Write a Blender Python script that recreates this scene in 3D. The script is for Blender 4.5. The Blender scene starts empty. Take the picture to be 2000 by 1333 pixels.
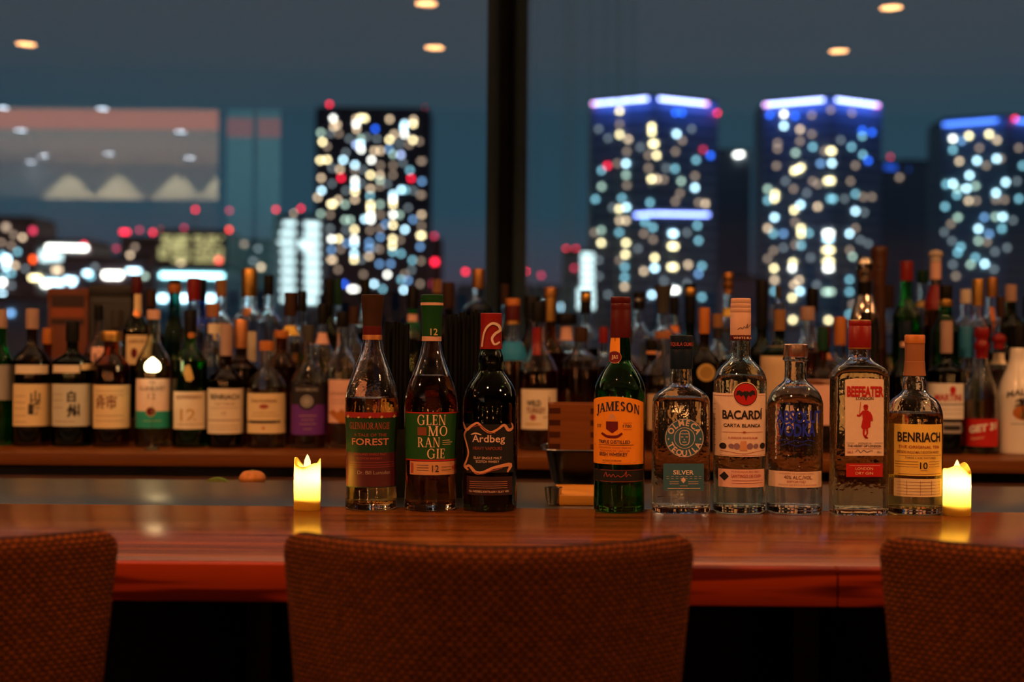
import bpy, bmesh, math, random
from mathutils import Matrix, Vector
from mathutils.geometry import tessellate_polygon

random.seed(7)
S = bpy.context.scene
COL = S.collection
PI = math.pi

# ------------------------------------------------------------------ camera
F = 2777.8                 # focal length in pixels of the 2000 px wide frame (50 mm on a 36 mm sensor)
ROLL = 0.0085
ZC = 1.235                 # eye height
BAR = 1.0                  # bar top height
cam_d = bpy.data.cameras.new('camera')
cam = bpy.data.objects.new('camera', cam_d)
COL.objects.link(cam)
cam_d.lens = 50
cam_d.sensor_width = 36
cam_d.clip_end = 3000
cam_d.clip_start = 0.05
cam.matrix_world = Matrix.Translation((0, 0, ZC)) @ Matrix.Rotation(PI / 2, 4, 'X') @ Matrix.Rotation(ROLL, 4, 'Z')
cam_d.dof.use_dof = True
cam_d.dof.focus_distance = 1.95
cam_d.dof.aperture_fstop = 3.5
S.camera = cam

# ------------------------------------------------------------------ colour management
S.view_settings.view_transform = 'Standard'
S.view_settings.look = 'None'
S.view_settings.gamma = 1
S.view_settings.use_curve_mapping = False
S.view_settings.exposure = 0.0
cy = S.cycles
cy.use_denoising = True
cy.max_bounces = 24
cy.transmission_bounces = 22
cy.glossy_bounces = 6
cy.diffuse_bounces = 4
cy.transparent_max_bounces = 24
cy.caustics_reflective = False
cy.caustics_refractive = True
cy.sample_clamp_indirect = 6.0
cy.blur_glossy = 0.3

# ------------------------------------------------------------------ dusk sky
W = bpy.data.worlds.new('dusk_sky')
S.world = W
W.use_nodes = True
nt = W.node_tree
nt.nodes.clear()
wo = nt.nodes.new('ShaderNodeOutputWorld')
bg = nt.nodes.new('ShaderNodeBackground')
tc = nt.nodes.new('ShaderNodeTexCoord')
sx = nt.nodes.new('ShaderNodeSeparateXYZ')
rmp = nt.nodes.new('ShaderNodeValToRGB')
nt.links.new(tc.outputs['Generated'], sx.inputs[0])
nt.links.new(sx.outputs['Z'], rmp.inputs[0])
nt.links.new(rmp.outputs[0], bg.inputs[0])
nt.links.new(bg.outputs[0], wo.inputs[0])
els = rmp.color_ramp.elements
SKY = [(0.0, (.052, .048, .080)), (0.045, (.048, .053, .084)), (0.09, (.023, .068, .104)), (0.15, (.025, .065, .098)), (0.20, (.040, .064, .086)), (0.30, (.034, .055, .074)),  # upper stops greyed to stand in for ceiling reflection in the glass
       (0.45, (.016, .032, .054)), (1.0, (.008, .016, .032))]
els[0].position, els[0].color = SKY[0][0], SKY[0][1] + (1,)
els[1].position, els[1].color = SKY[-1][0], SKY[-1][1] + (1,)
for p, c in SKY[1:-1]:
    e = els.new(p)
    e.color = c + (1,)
bg.inputs[1].default_value = 1.0

# ------------------------------------------------------------------ lights (warm recessed downlights over the bar, added fill lights)
WARM = (1.0, .44, .16)
LAMP_GAIN = 1.0


def spot(x, y, z, w, ang=120, blend=.6, rad=.04, col=WARM, tgt=None):
    d = bpy.data.lights.new('spot_beam', 'SPOT')
    d.energy = w * LAMP_GAIN
    d.color = col
    d.spot_size = math.radians(ang)
    d.spot_blend = blend
    d.shadow_soft_size = rad
    o = bpy.data.objects.new('spot_beam', d)
    COL.objects.link(o)
    o.location = (x, y, z)
    if tgt:
        o.rotation_euler = (Vector(tgt) - Vector((x, y, z))).to_track_quat('-Z', 'Y').to_euler()
    return o


CEIL = 2.735
DOWN = []
for y, off in ((.79, 0), (1.74, .015), (2.69, .03)):
    for x in (-2.50, -.41, 1.66, 3.73, -4.6):
        DOWN.append((x + off, y + .06 * x * 0, CEIL))
for (x, y, z) in DOWN:
    spot(x, y, z - .02, 88 if y < 1 else 7 if y < 2 else 6, ang=147, blend=.15, rad=.035)


def area(name, loc, tgt, sx_, sy_, w, col):
    d = bpy.data.lights.new(name, 'AREA')
    d.shape = 'RECTANGLE'
    d.size, d.size_y = sx_, sy_
    d.energy = w
    d.color = col
    o = bpy.data.objects.new(name, d)
    COL.objects.link(o)
    o.location = loc
    o.rotation_euler = (Vector(tgt) - Vector(loc)).to_track_quat('-Z', 'Y').to_euler()
    return o


area('ceiling_fill', (0.6, 3.5, 2.35), (0.6, 1.6, 2.9), 9.0, .12, 30, (1, .64, .38))  # added warm fill that brightens the ceiling mirrored in the panes
# added warm fill behind the camera for chair backs, bar edge and labels
for x_ in (-3.6, -2.1, -.75, .55, 1.7, 3.1):
    d = bpy.data.lights.new('rear_fill', 'POINT')
    d.energy = 2.6
    d.color = (1, .42, .13)
    d.shadow_soft_size = .045
    o = bpy.data.objects.new('rear_fill', d)
    COL.objects.link(o)
    o.location = (x_, -1.0, 1.10)


# ------------------------------------------------------------------ pixel <-> world helpers (pixels of the 2000 x 1333 frame)
def ray(px, py):
    dx, dy = px - 1000, py - 666.5
    return (dx + ROLL * dy) / F, -(dy - ROLL * dx) / F


def at(px, py, d):
    u, v = ray(px, py)
    return Vector((u * d, d, ZC + v * d))


# ------------------------------------------------------------------ materials
MATS = {}


def mat(name, col, rough=.5, metal=0, trans=0, ior=1.45, coat=0, emit=None, estr=0, noise=.08, nscale=60, bump=0, spec=.5, sheen=0):
    if name in MATS:
        return MATS[name]
    m = bpy.data.materials.new(name)
    MATS[name] = m
    m.use_nodes = True
    n = m.node_tree.nodes
    l = m.node_tree.links
    b = n['Principled BSDF']
    b.inputs['Base Color'].default_value = tuple(col) + (1,)
    b.inputs['Roughness'].default_value = rough
    b.inputs['Metallic'].default_value = metal
    b.inputs['Transmission Weight'].default_value = trans
    b.inputs['IOR'].default_value = ior
    b.inputs['Coat Weight'].default_value = coat
    b.inputs['Specular IOR Level'].default_value = spec
    b.inputs['Sheen Weight'].default_value = sheen
    if emit:
        b.inputs['Emission Color'].default_value = tuple(emit) + (1,)
        b.inputs['Emission Strength'].default_value = estr
    if trans and bump:
        t = n.new('ShaderNodeTexCoord')
        ns = n.new('ShaderNodeTexNoise')
        ns.inputs['Scale'].default_value = nscale
        ns.inputs['Detail'].default_value = 2
        l.new(t.outputs['Object'], ns.inputs['Vector'])
        bp = n.new('ShaderNodeBump')
        bp.inputs['Strength'].default_value = bump
        bp.inputs['Distance'].default_value = .002
        l.new(ns.outputs['Fac'], bp.inputs['Height'])
        l.new(bp.outputs[0], b.inputs['Normal'])
    if noise and not trans:
        t = n.new('ShaderNodeTexCoord')
        ns = n.new('ShaderNodeTexNoise')
        ns.inputs['Scale'].default_value = nscale
        ns.inputs['Detail'].default_value = 3
        l.new(t.outputs['Object'], ns.inputs['Vector'])
        mx = n.new('ShaderNodeMix')
        mx.data_type = 'RGBA'
        mx.inputs[6].default_value = tuple(max(0, c * (1 - noise * 2)) for c in col) + (1,)
        mx.inputs[7].default_value = tuple(min(1, c * (1 + noise * 2)) for c in col) + (1,)
        l.new(ns.outputs['Fac'], mx.inputs[0])
        l.new(mx.outputs[2], b.inputs['Base Color'])
        if bump:
            bp = n.new('ShaderNodeBump')
            bp.inputs['Strength'].default_value = bump
            bp.inputs['Distance'].default_value = .002
            l.new(ns.outputs['Fac'], bp.inputs['Height'])
            l.new(bp.outputs[0], b.inputs['Normal'])
    return m


def emis(name, col, k):
    if name in MATS:
        return MATS[name]
    m = bpy.data.materials.new(name)
    MATS[name] = m
    m.use_nodes = True
    n = m.node_tree.nodes
    b = n['Principled BSDF']
    b.inputs['Base Color'].default_value = (.02, .02, .02, 1)
    b.inputs['Roughness'].default_value = .6
    b.inputs['Emission Color'].default_value = tuple(col) + (1,)
    b.inputs['Emission Strength'].default_value = k
    m.cycles.emission_sampling = 'NONE'
    return m


def wood(name, c0, c1, rough, sx_=1.2, sy_=45, sz_=45, bump=.15, coat=0, ring=0, spec=.5, lo=.3, hi=.72):
    """streaky grain running along X; ring adds broad cathedral figure"""
    m = bpy.data.materials.new(name)
    m.use_nodes = True
    n = m.node_tree.nodes
    l = m.node_tree.links
    b = n['Principled BSDF']
    t = n.new('ShaderNodeTexCoord')
    mp = n.new('ShaderNodeMapping')
    mp.inputs['Scale'].default_value = (sx_, sy_, sz_)
    l.new(t.outputs['Object'], mp.inputs[0])
    n1 = n.new('ShaderNodeTexNoise')
    n1.inputs['Scale'].default_value = 2.2
    n1.inputs['Detail'].default_value = 8
    n1.inputs['Roughness'].default_value = .65
    l.new(mp.outputs[0], n1.inputs['Vector'])
    fac = n1.outputs['Fac']
    if ring:
        mp2 = n.new('ShaderNodeMapping')
        mp2.inputs['Scale'].default_value = (2.0, 9, 30)
        l.new(t.outputs['Object'], mp2.inputs[0])
        n2 = n.new('ShaderNodeTexNoise')
        n2.inputs['Scale'].default_value = 1.6
        n2.inputs['Detail'].default_value = 2
        l.new(mp2.outputs[0], n2.inputs['Vector'])
        mu = n.new('ShaderNodeMath')
        mu.operation = 'MULTIPLY'
        mu.inputs[1].default_value = 14
        l.new(n2.outputs['Fac'], mu.inputs[0])
        si = n.new('ShaderNodeMath')
        si.operation = 'SINE'
        l.new(mu.outputs[0], si.inputs[0])
        ma = n.new('ShaderNodeMath')
        ma.operation = 'MULTIPLY_ADD'
        ma.inputs[1].default_value = ring
        l.new(si.outputs[0], ma.inputs[0])
        l.new(fac, ma.inputs[2])
        fac = ma.outputs[0]
    rp = n.new('ShaderNodeValToRGB')
    rp.color_ramp.elements[0].position = lo
    rp.color_ramp.elements[1].position = hi
    rp.color_ramp.elements[0].color = tuple(c0) + (1,)
    rp.color_ramp.elements[1].color = tuple(c1) + (1,)
    l.new(fac, rp.inputs[0])
    l.new(rp.outputs[0], b.inputs['Base Color'])
    b.inputs['Roughness'].default_value = rough
    b.inputs['Coat Weight'].default_value = coat
    b.inputs['Coat Roughness'].default_value = .15
    b.inputs['Specular IOR Level'].default_value = spec
    bp = n.new('ShaderNodeBump')
    bp.inputs['Strength'].default_value = bump
    bp.inputs['Distance'].default_value = .0015
    l.new(n1.outputs['Fac'], bp.inputs['Height'])
    l.new(bp.outputs[0], b.inputs['Normal'])
    return m


# ------------------------------------------------------------------ mesh helpers
def link(name, me, m=None, parent=None, loc=None):
    o = bpy.data.objects.new(name, me)
    COL.objects.link(o)
    if m is not None and me is not None and not me.materials:
        me.materials.append(m)
    if parent is not None:
        o.parent = parent
    if loc is not None:
        o.location = loc
    return o


def mk(name, verts, faces, m, parent=None, loc=None, smooth=None, fix=True):
    me = bpy.data.meshes.new(name)
    me.from_pydata([tuple(v) for v in verts], [], faces)
    if fix:
        bm = bmesh.new()
        bm.from_mesh(me)
        bmesh.ops.recalc_face_normals(bm, faces=bm.faces)
        bm.to_mesh(me)
        bm.free()
    if smooth is not None:
        for p in me.polygons:
            p.use_smooth = True
        me.set_sharp_from_angle(angle=math.radians(smooth))
    me.update()
    return link(name, me, m, parent, loc)


def thing(name, label, cat, loc=(0, 0, 0), group=None):
    o = bpy.data.objects.new(name, None)
    COL.objects.link(o)
    o.location = loc
    o.empty_display_size = .02
    o['label'] = label
    o['category'] = cat
    if group:
        o['group'] = group
    return o


def tag(o, label, cat, group=None):
    o['label'] = label
    o['category'] = cat
    if group:
        o['group'] = group
    return o


def structure(o):
    o['kind'] = 'structure'
    return o


def boxv(x0, x1, y0, y1, z0, z1):
    return [(x, y, z) for z in (z0, z1) for (x, y) in ((x0, y0), (x1, y0), (x1, y1), (x0, y1))]


BF = [(0, 3, 2, 1), (4, 5, 6, 7), (0, 1, 5, 4), (1, 2, 6, 5), (2, 3, 7, 6), (3, 0, 4, 7)]


def box(name, x0, x1, y0, y1, z0, z1, m, parent=None, bev=0, seg=2):
    me = bpy.data.meshes.new(name)
    bm = bmesh.new()
    vs = [bm.verts.new(v) for v in boxv(x0, x1, y0, y1, z0, z1)]
    for f in BF:
        bm.faces.new([vs[i] for i in f])
    if bev:
        bmesh.ops.bevel(bm, geom=bm.edges[:], offset=bev, segments=seg, affect='EDGES', profile=.5)
    bmesh.ops.recalc_face_normals(bm, faces=bm.faces)
    if bev:
        for f in bm.faces:
            f.smooth = True
    bm.to_mesh(me)
    bm.free()
    if bev:
        me.set_sharp_from_angle(angle=math.radians(40))
    return link(name, me, m, parent)


def ring(r, n, ratio, seg):
    out = []
    for i in range(seg):
        t = 2 * PI * i / seg
        c, s = math.cos(t), math.sin(t)
        if n == 2:
            out.append((r * c, r * ratio * s))
        else:
            out.append((r * math.copysign(abs(c) ** (2 / n), c), r * ratio * math.copysign(abs(s) ** (2 / n), s)))
    return out


def lathe(prof, seg=32, closed=False):
    """prof: list of (r, z[, n, ratio]); ends on the axis are capped. closed joins last ring to first."""
    V, Fc, idx = [], [], []
    for p in prof:
        r, z = p[0], p[1]
        n = p[2] if len(p) > 2 else 2
        ra = p[3] if len(p) > 3 else 1
        if r < 1e-5:
            idx.append([len(V)])
            V.append((0, 0, z))
        else:
            idx.append(list(range(len(V), len(V) + seg)))
            V += [(x, y, z) for x, y in ring(r, n, ra, seg)]
    pairs = list(zip(idx[:-1], idx[1:]))
    if closed:
        pairs.append((idx[-1], idx[0]))
    for a, b in pairs:
        if len(a) == 1 and len(b) == 1:
            continue
        for i in range(seg):
            j = (i + 1) % seg
            if len(a) == 1:
                Fc.append((a[0], b[j], b[i]))
            elif len(b) == 1:
                Fc.append((a[i], a[j], b[0]))
            else:
                Fc.append((a[i], a[j], b[j], b[i]))
    if not closed:
        if len(idx[0]) > 1:
            Fc.append(tuple(reversed(idx[0])))
        if len(idx[-1]) > 1:
            Fc.append(tuple(idx[-1]))
    return V, Fc


def smoothprof(pts, per=4):
    """Catmull-Rom through (a, b, ...) points"""
    out = []
    for i in range(len(pts) - 1):
        p0, p1, p2, p3 = pts[max(i - 1, 0)], pts[i], pts[i + 1], pts[min(i + 2, len(pts) - 1)]
        for k in range(per):
            t = k / per
            out.append(tuple(.5 * (2 * b + (c - a) * t + (2 * a - 5 * b + 4 * c - d) * t * t + (3 * b - a - 3 * c + d) * t ** 3)
                             for a, b, c, d in zip(p0, p1, p2, p3)))
    out.append(tuple(pts[-1]))
    return out


# ------------------------------------------------------------------ lettering
_TX = {}


def glyphs(s, bold=0.0):
    """(verts 2D, faces, x0, x1) of a line of sans text; cap height is 1"""
    k = (s, bold)
    if k in _TX:
        return _TX[k]
    c = bpy.data.curves.new('lettering', 'FONT')
    c.body = s
    c.offset = bold
    c.resolution_u = 3
    o = bpy.data.objects.new('lettering', c)
    COL.objects.link(o)
    dg = bpy.context.evaluated_depsgraph_get()
    e = o.evaluated_get(dg)
    me = e.to_mesh()
    v = [(p.co.x / .70, p.co.y / .70) for p in me.vertices]
    f = [tuple(p.vertices) for p in me.polygons]
    e.to_mesh_clear()
    bpy.data.objects.remove(o)
    bpy.data.curves.remove(c)
    xs = [p[0] for p in v] or [0, 1]
    _TX[k] = (v, f, min(xs), max(xs))
    return _TX[k]


def _q(V, Fc, pts):
    i = len(V)
    V += pts
    Fc.append(tuple(range(i, i + len(pts))))


def serif_glyph(ch, ex=0):
    """hand-cut roman capitals with thick and thin strokes; height 1"""
    V, Fc = [], []
    T, t, sf, sh = .17 + ex, .06 + ex * .55, .09, .045 + ex * .3

    def stem(x, w=T, y0=0, y1=1, b=True, u=True):
        _q(V, Fc, [(x, y0), (x + w, y0), (x + w, y1), (x, y1)])
        if b:
            _q(V, Fc, [(x - sf, y0), (x + w + sf, y0), (x + w + sf, y0 + sh), (x - sf, y0 + sh)])
        if u:
            _q(V, Fc, [(x - sf, y1 - sh), (x + w + sf, y1 - sh), (x + w + sf, y1), (x - sf, y1)])

    def bar(x0, x1, y, h=t):
        _q(V, Fc, [(x0, y), (x1, y), (x1, y + h), (x0, y + h)])

    def diag(xa, ya, xb, yb, w):
        _q(V, Fc, [(xa, ya), (xa + w, ya), (xb + w, yb), (xb, yb)])

    def arc(cx, cy_, rx, ry, a0, a1, n=16, wt=T, wn=t):
        pr = None
        for i in range(n + 1):
            a = math.radians(a0 + (a1 - a0) * i / n)
            c, s = math.cos(a), math.sin(a)
            w = wn + (wt - wn) * abs(c) ** 1.5
            o, q = (cx + rx * c, cy_ + ry * s), (cx + (rx - w) * c, cy_ + (ry - w) * s)
            if pr:
                _q(V, Fc, [pr[0], o, q, pr[1]])
            pr = (o, q)

    w = .7
    if ch == 'I':
        stem(.09); w = .35
    elif ch == 'L':
        stem(.09); bar(.09, .62, 0); _q(V, Fc, [(.56, 0), (.64, 0), (.64, .25), (.6, .25)]); w = .66
    elif ch == 'E':
        stem(.09); bar(.09, .6, 0); bar(.09, .58, .94); bar(.09, .48, .48)
        for y0, y1 in ((0, .24), (.76, 1), (.38, .64)):
            xx = .58 if y0 != .38 else .46
            _q(V, Fc, [(xx, y0), (xx + .05, y0), (xx + .05, y1), (xx, y1)])
        w = .68
    elif ch == 'N':
        stem(.1, t + .02, u=True); diag(.08, 1, .72, 0, T); stem(.8, t + .02, b=False); w = 1.0
    elif ch == 'M':
        stem(.1, t + .02); diag(.1, 1, .5, 0, T); diag(.92, 1, .53, 0, t + .02); stem(.92, T); w = 1.22
    elif ch == 'A':
        diag(.1, 0, .42, 1, t + .02); diag(.78, 0, .4, 1, T); bar(.2, .72, .32)
        bar(0, .28, 0, sh); bar(.68, 1.06, 0, sh); w = 1.02
    elif ch == 'R':
        stem(.09); arc(.32, .73, .36, .27, -90, 90); bar(.2, .34, .94); bar(.2, .34, .46); diag(.72, 0, .36, .48, T); bar(.68, .98, 0, sh); w = .95
    elif ch == 'O':
        arc(.52, .5, .5, .52, 0, 360, 30); w = 1.06
    elif ch == 'G':
        arc(.52, .5, .5, .52, 45, 330, 26); _q(V, Fc, [(.76, .05), (.92, .05), (.92, .45), (.76, .45)]); bar(.62, 1.0, .43, sh)
        _q(V, Fc, [(.82, .7), (.88, .7), (.88, .98), (.84, .98)]); w = 1.05
    elif ch == 'J':
        stem(.3, b=False, y0=.1); arc(.22, .08, .25, .26, 200, 360, 8); w = .58
    elif ch == 'S':
        arc(.34, .74, .3, .27, 20, 230, 14); arc(.34, .27, .32, .28, -150, 70, 14); diag(.5, .36, .1, .62, T); w = .7
    return V, Fc, w


def serif(s, ex=0, gap=.1):
    k = ('serif', s, ex)
    if k in _TX:
        return _TX[k]
    V, Fc, x = [], [], 0
    for ch in s:
        if ch == ' ':
            x += .4
            continue
        v, f, w = serif_glyph(ch, ex)
        o = len(V)
        V += [(a + x, b) for a, b in v]
        Fc += [tuple(i + o for i in q) for q in f]
        x += w + gap
    xs = [p[0] for p in V]
    _TX[k] = (V, Fc, min(xs), max(xs))
    return _TX[k]
# ------------------------------------------------------------------ bottles
GL = {}


def glass(key, fine=False):
    if (key, fine) in GL:
        return GL[key, fine]
    col, ior, rough = {
        'clear': ((.97, .985, .98), 1.5, .015), 'pale_green': ((.86, .95, .88), 1.5, .015), 'smoke': ((.80, .80, .78), 1.5, .015),
        'green': ((.05, .45, .12), 1.5, .015), 'bright_green': ((.06, .62, .16), 1.5, .015), 'dark_green': ((.03, .14, .06), 1.5, .015),
        'olive': ((.22, .20, .05), 1.5, .015), 'amber': ((.55, .24, .06), 1.5, .015), 'brown': ((.20, .08, .03), 1.5, .015),
        'teal': ((.10, .42, .34), 1.5, .0), 'blue': ((.08, .22, .55), 1.5, .0),
    }[key]
    GL[key, fine] = mat(key + ('_moulded_glass' if fine else '_glass'), col, rough, trans=1, ior=ior, bump=.22 if fine else 0, nscale=75)
    return GL[key, fine]


LIQ = {
    'water': ((.985, .985, .97), 1.34), 'whisky': ((.80, .47, .14), 1.36), 'dark_whisky': ((.42, .13, .03), 1.36), 'gold': ((.86, .66, .26), 1.36),
    'tequila': ((.93, .90, .78), 1.35), 'straw': ((.90, .86, .60), 1.36), 'red': ((.40, .03, .02), 1.36), 'green': ((.05, .55, .2), 1.36),
    'cola': ((.10, .03, .015), 1.36),
}


def liquid(key):
    c, i = LIQ[key]
    return mat(key + '_liquid', c, 0, trans=1, ior=i)


PAPER = {
    'cream': (.80, .68, .50), 'white': (.80, .76, .70), 'peach': (.82, .60, .46), 'amber': (.88, .30, .018), 'kraft': (.62, .44, .26), 'gold': (.72, .48, .14),
    'black': (.012, .011, .012), 'ink': (.02, .016, .02), 'navy': (.016, .022, .05), 'red': (.48, .014, .012), 'maroon': (.14, .008, .012),
    'green': (.012, .080, .014), 'dkgreen': (.010, .045, .016), 'teal': (.02, .30, .22), 'blue': (.015, .10, .50), 'skyblue': (.02, .24, .50), 'purple': (.14, .03, .28),
    'steelblue': (.04, .12, .17), 'orange': (.72, .22, .04), 'copper': (.70, .30, .12), 'grey': (.35, .33, .31), 'yellow': (.88, .58, .11),
    'greygreen': (.60, .58, .46), 'brown': (.16, .07, .03), 'salmon': (.78, .45, .36), 'palegold': (.80, .62, .34), 'dimred': (.30, .02, .02),
}


def paper(key):
    return mat(key + '_paper', PAPER[key], .55, noise=.04, nscale=180, spec=.3)


CAPM = {
    'black': ((.008, .007, .007), .4, 0), 'red': ((.29, .007, .006), .38, 0), 'maroon': ((.105, .004, .006), .38, 0), 'gold': ((.58, .32, .075), .32, .9),
    'bronze': ((.38, .17, .05), .36, .8), 'orange': ((.50, .16, .028), .45, .2), 'cork': ((.36, .17, .065), .8, 0), 'wood': ((.42, .16, .06), .55, 0),
    'peach': ((.80, .46, .33), .4, 0), 'pink': ((.52, .33, .26), .45, 0), 'cream': ((.80, .68, .54), .45, 0), 'green': ((.010, .075, .014), .45, 0),
    'dkgreen': ((.012, .06, .03), .4, 0), 'navy': ((.007, .016, .035), .4, 0), 'blue': ((.02, .20, .42), .4, 0), 'chrome': ((.80, .76, .72), .12, 1),
    'rose': ((.85, .60, .52), .25, 1), 'brown': ((.055, .024, .011), .5, 0), 'white': ((.82, .78, .72), .4, 0), 'copper': ((.75, .32, .12), .35, .8),
    'grey': ((.07, .065, .06), .5, 0),
}


def capmat(key):
    c, r, me = CAPM[key]
    c = tuple(q * (1 if me else .75) for q in c)
    return mat(key + '_cap', c, r, metal=me, noise=.05, spec=.18 if max(c) < .06 else .4)


FG = 'spirit bottles lined up on the counter'


class Bottle:
    def __init__(self, name, label, cx, ym, dc, zb, prof, gl, liq=None, level=None, group=None, seg=40, ratio=1, wall=.0024, solid=False, cat='bottle', per=3, opaque=None, sharp=False):
        """prof: (half width px, y px[, superellipse exponent]) from the top of the glass down to the base"""
        self.dc, self.zb, self.cx, self.ratio = dc, zb, cx, ratio
        X = ray(cx, ym)[0] * dc
        self.root = thing(name, label, cat, (X, dc, zb), group)
        self.X = X
        pts = []
        for p in prof:
            r = p[0] * dc / F
            z = ZC + ray(cx, p[1])[1] * dc - zb
            pts.append((r, z, p[2] if len(p) > 2 else 2))
        pts = [p for p in pts if p[1] > .006]
        rb, nb = pts[-1][0], pts[-1][2]
        if not sharp:
            pts = smoothprof(pts, per)
        pts = [(max(r, .004), z, max(2, n)) for r, z, n in pts]
        pts += [(rb, .006, nb), (rb * .985, .002, nb), (rb * .93, 0, nb)]
        pts = pts[::-1]                      # base to top
        self.pts = pts
        outer = [(0, .0015, nb, ratio)] + [(r, z, n, ratio if n > 2.05 else (1 + (ratio - 1) * min(1, max(0, (n - 2) / .05)))) for r, z, n in pts]
        if opaque is not None:
            V, Fc = lathe(outer + [(0, pts[-1][1])], seg)
            self.body = mk('bottle_body', V, Fc, opaque, self.root, smooth=50)
        else:
            inner = []
            for (r, z, n, ra) in outer[1:]:
                if z >= .006:
                    inner.append((max(r - wall, .002), z, n, ra))
            zi = inner[0][1]
            base = [(0, .010, nb, ratio), (inner[0][0] * .8, .0085, nb, ratio)]
            inner = base + [(r, max(z, .0095), n, ra) for r, z, n, ra in inner]
            if solid:
                V, Fc = lathe(outer + [(0, pts[-1][1])], seg)
            else:
                V, Fc = lathe(outer + inner[::-1], seg)
            self.body = mk('glass_body', V, Fc, glass(gl, group == FG), self.root, smooth=50)
            if liq and not solid:
                zl = ZC + ray(cx, level)[1] * dc - zb
                lp = [(r + (.00015 if r > 0 else 0), z - .0001 * (r == 0), n, ra) for r, z, n, ra in inner if z < zl]
                rl = self.rad(zl) - wall + .00015
                nl, ral = lp[-1][2], lp[-1][3]
                lp += [(rl, zl, nl, ral), (rl * .96, zl - .0004, nl, ral), (0, zl - .0006)]
                V, Fc = lathe(lp, seg)
                mk('liquid', V, Fc, liquid(liq), self.root, smooth=50)
        self.dec = {}
        self.cur = None

    def rad(self, z):
        P = self.pts
        if z <= P[0][1]:
            return P[0][0]
        for a, b in zip(P[:-1], P[1:]):
            if a[1] <= z <= b[1]:
                t = (z - a[1]) / max(1e-9, b[1] - a[1])
                return a[0] + (b[0] - a[0]) * t
        return P[-1][0]

    def nat(self, z):
        for a, b in zip(self.pts[:-1], self.pts[1:]):
            if a[1] <= z <= b[1]:
                return (a[2] + b[2]) / 2
        return 2

    def loc(self, px, py, r=None):
        """local x, z of a pixel on the front of the body"""
        r = r or .03
        df = self.dc - r * .85 * self.ratio
        u, v = ray(px, py)
        return u * df - self.X, ZC + v * df - self.zb

    def front(self, x, z, off, th=None):
        r, n = self.rad(z), self.nat(z)
        if n > 2.3:
            q = min(.97, abs(x) / r)
            return (x, -(r * self.ratio) * (1 - q ** n) ** (1 / n) - off, z)
        if th is None:
            th = math.asin(max(-.995, min(.995, x / r)))
        return ((r + off) * math.sin(th), -(r + off) * math.cos(th), z)

    def ang(self, px, py):
        x, z = self.loc(px, py)
        r = self.rad(z)
        return math.asin(max(-1, min(1, x / r))) if abs(x) < r else math.copysign(1.75, x), z, r

    # ---- flat pieces wrapped on the body
    def patch(self, name, x0, x1, y0, y1, m, parent=None, off=.0006, nx=18, nz=10, arch=0, keep=True, lab=None):
        """paper patch between photo pixels; arch raises the middle of its top edge (px)"""
        V, Fc = [], []
        sq = self.nat(self.loc((x0 + x1) / 2, (y0 + y1) / 2)[1]) > 2.3
        for j in range(nz + 1):
            for i in range(nx + 1):
                fx = i / nx
                top = y0 - arch * (1 - (2 * fx - 1) ** 2)
                py = top + (y1 - top) * j / nz
                if sq:
                    x, z = self.loc(x0 + (x1 - x0) * fx, py)
                    V.append(self.front(x, z, off))
                else:
                    a0, z, r = self.ang(x0, py)
                    a1, _, _ = self.ang(x1, py)
                    V.append(self.front(0, z, off, a0 + (a1 - a0) * fx))
        for j in range(nz):
            for i in range(nx):
                a = j * (nx + 1) + i
                Fc.append((a, a + 1, a + nx + 2, a + nx + 1))
        n0 = len(V)
        # give the paper a little thickness at its rim
        edge = [i for i in range(nx + 1)] + [(j + 1) * (nx + 1) - 1 for j in range(1, nz + 1)] + [nz * (nx + 1) + i for i in range(nx - 1, -1, -1)] + [j * (nx + 1) for j in range(nz - 1, 0, -1)]
        for i in edge:
            x, y, z = V[i]
            k = 1 - min(off * .7, .0004) / max(.01, math.hypot(x, y)) if not sq else 1
            V.append((x * k, y * k + (.0004 if sq else 0), z))
        for i in range(len(edge)):
            j = (i + 1) % len(edge)
            Fc.append((edge[i], edge[j], n0 + j, n0 + i))
        o = mk(name, V, Fc, m, parent or self.root, smooth=60)
        if lab:
            o['label'] = lab
        if keep and parent is None:
            self.cur = o
        return o

    def band(self, name, y0, y1, m, off=.0006, parent=None, seg=40):
        """sleeve all round between two heights"""
        _, za = self.loc(self.cx, y1)
        _, zb = self.loc(self.cx, y0)
        pr = []
        k = 6
        for i in range(k + 1):
            z = za + (zb - za) * i / k
            pr.append((self.rad(z) + off, z))
        pr = [(self.rad(za) - .0003, za)] + pr + [(self.rad(zb) - .0003, zb)]
        V, Fc = lathe(pr, seg, closed=True)
        return mk(name, V, Fc, m, parent or self.root, smooth=50)

    def add(self, key, V, Fc):
        d = self.dec.setdefault(key, ([], []))
        o = len(d[0])
        d[0].extend(V)
        d[1].extend(tuple(i + o for i in f) for f in Fc)

    def text(self, s, x, y, h, w, m, bold=.0, font=None, parent=0, off=.0012, name='lettering', curve=0, skew=0):
        """line of lettering: centre x, baseline y, cap height h and width w in photo pixels; curve bends the ends down (px)"""
        v, f, x0, x1 = serif(s, bold) if font == 'serif' else glyphs(s, bold)
        if not v:
            return
        par = self.cur if parent == 0 else (self.root if parent is None else parent)
        th0, z0, r = self.ang(x, y)
        xl, _ = self.loc(x, y)
        sc = (self.dc - r) / F
        out = []
        for a, b in v:
            q = (a - (x0 + x1) / 2) / (x1 - x0)
            dx = q * w * sc
            z = z0 + b * h * sc - curve * sc * 4 * q * q + skew * sc * q
            if self.nat(z) > 2.3:
                out.append(self.front(xl + dx, z, off))
            else:
                out.append(self.front(0, z, off, max(-1.6, min(1.6, th0 + dx / r))))
        self.add((name, par, m), out, f)

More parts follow.
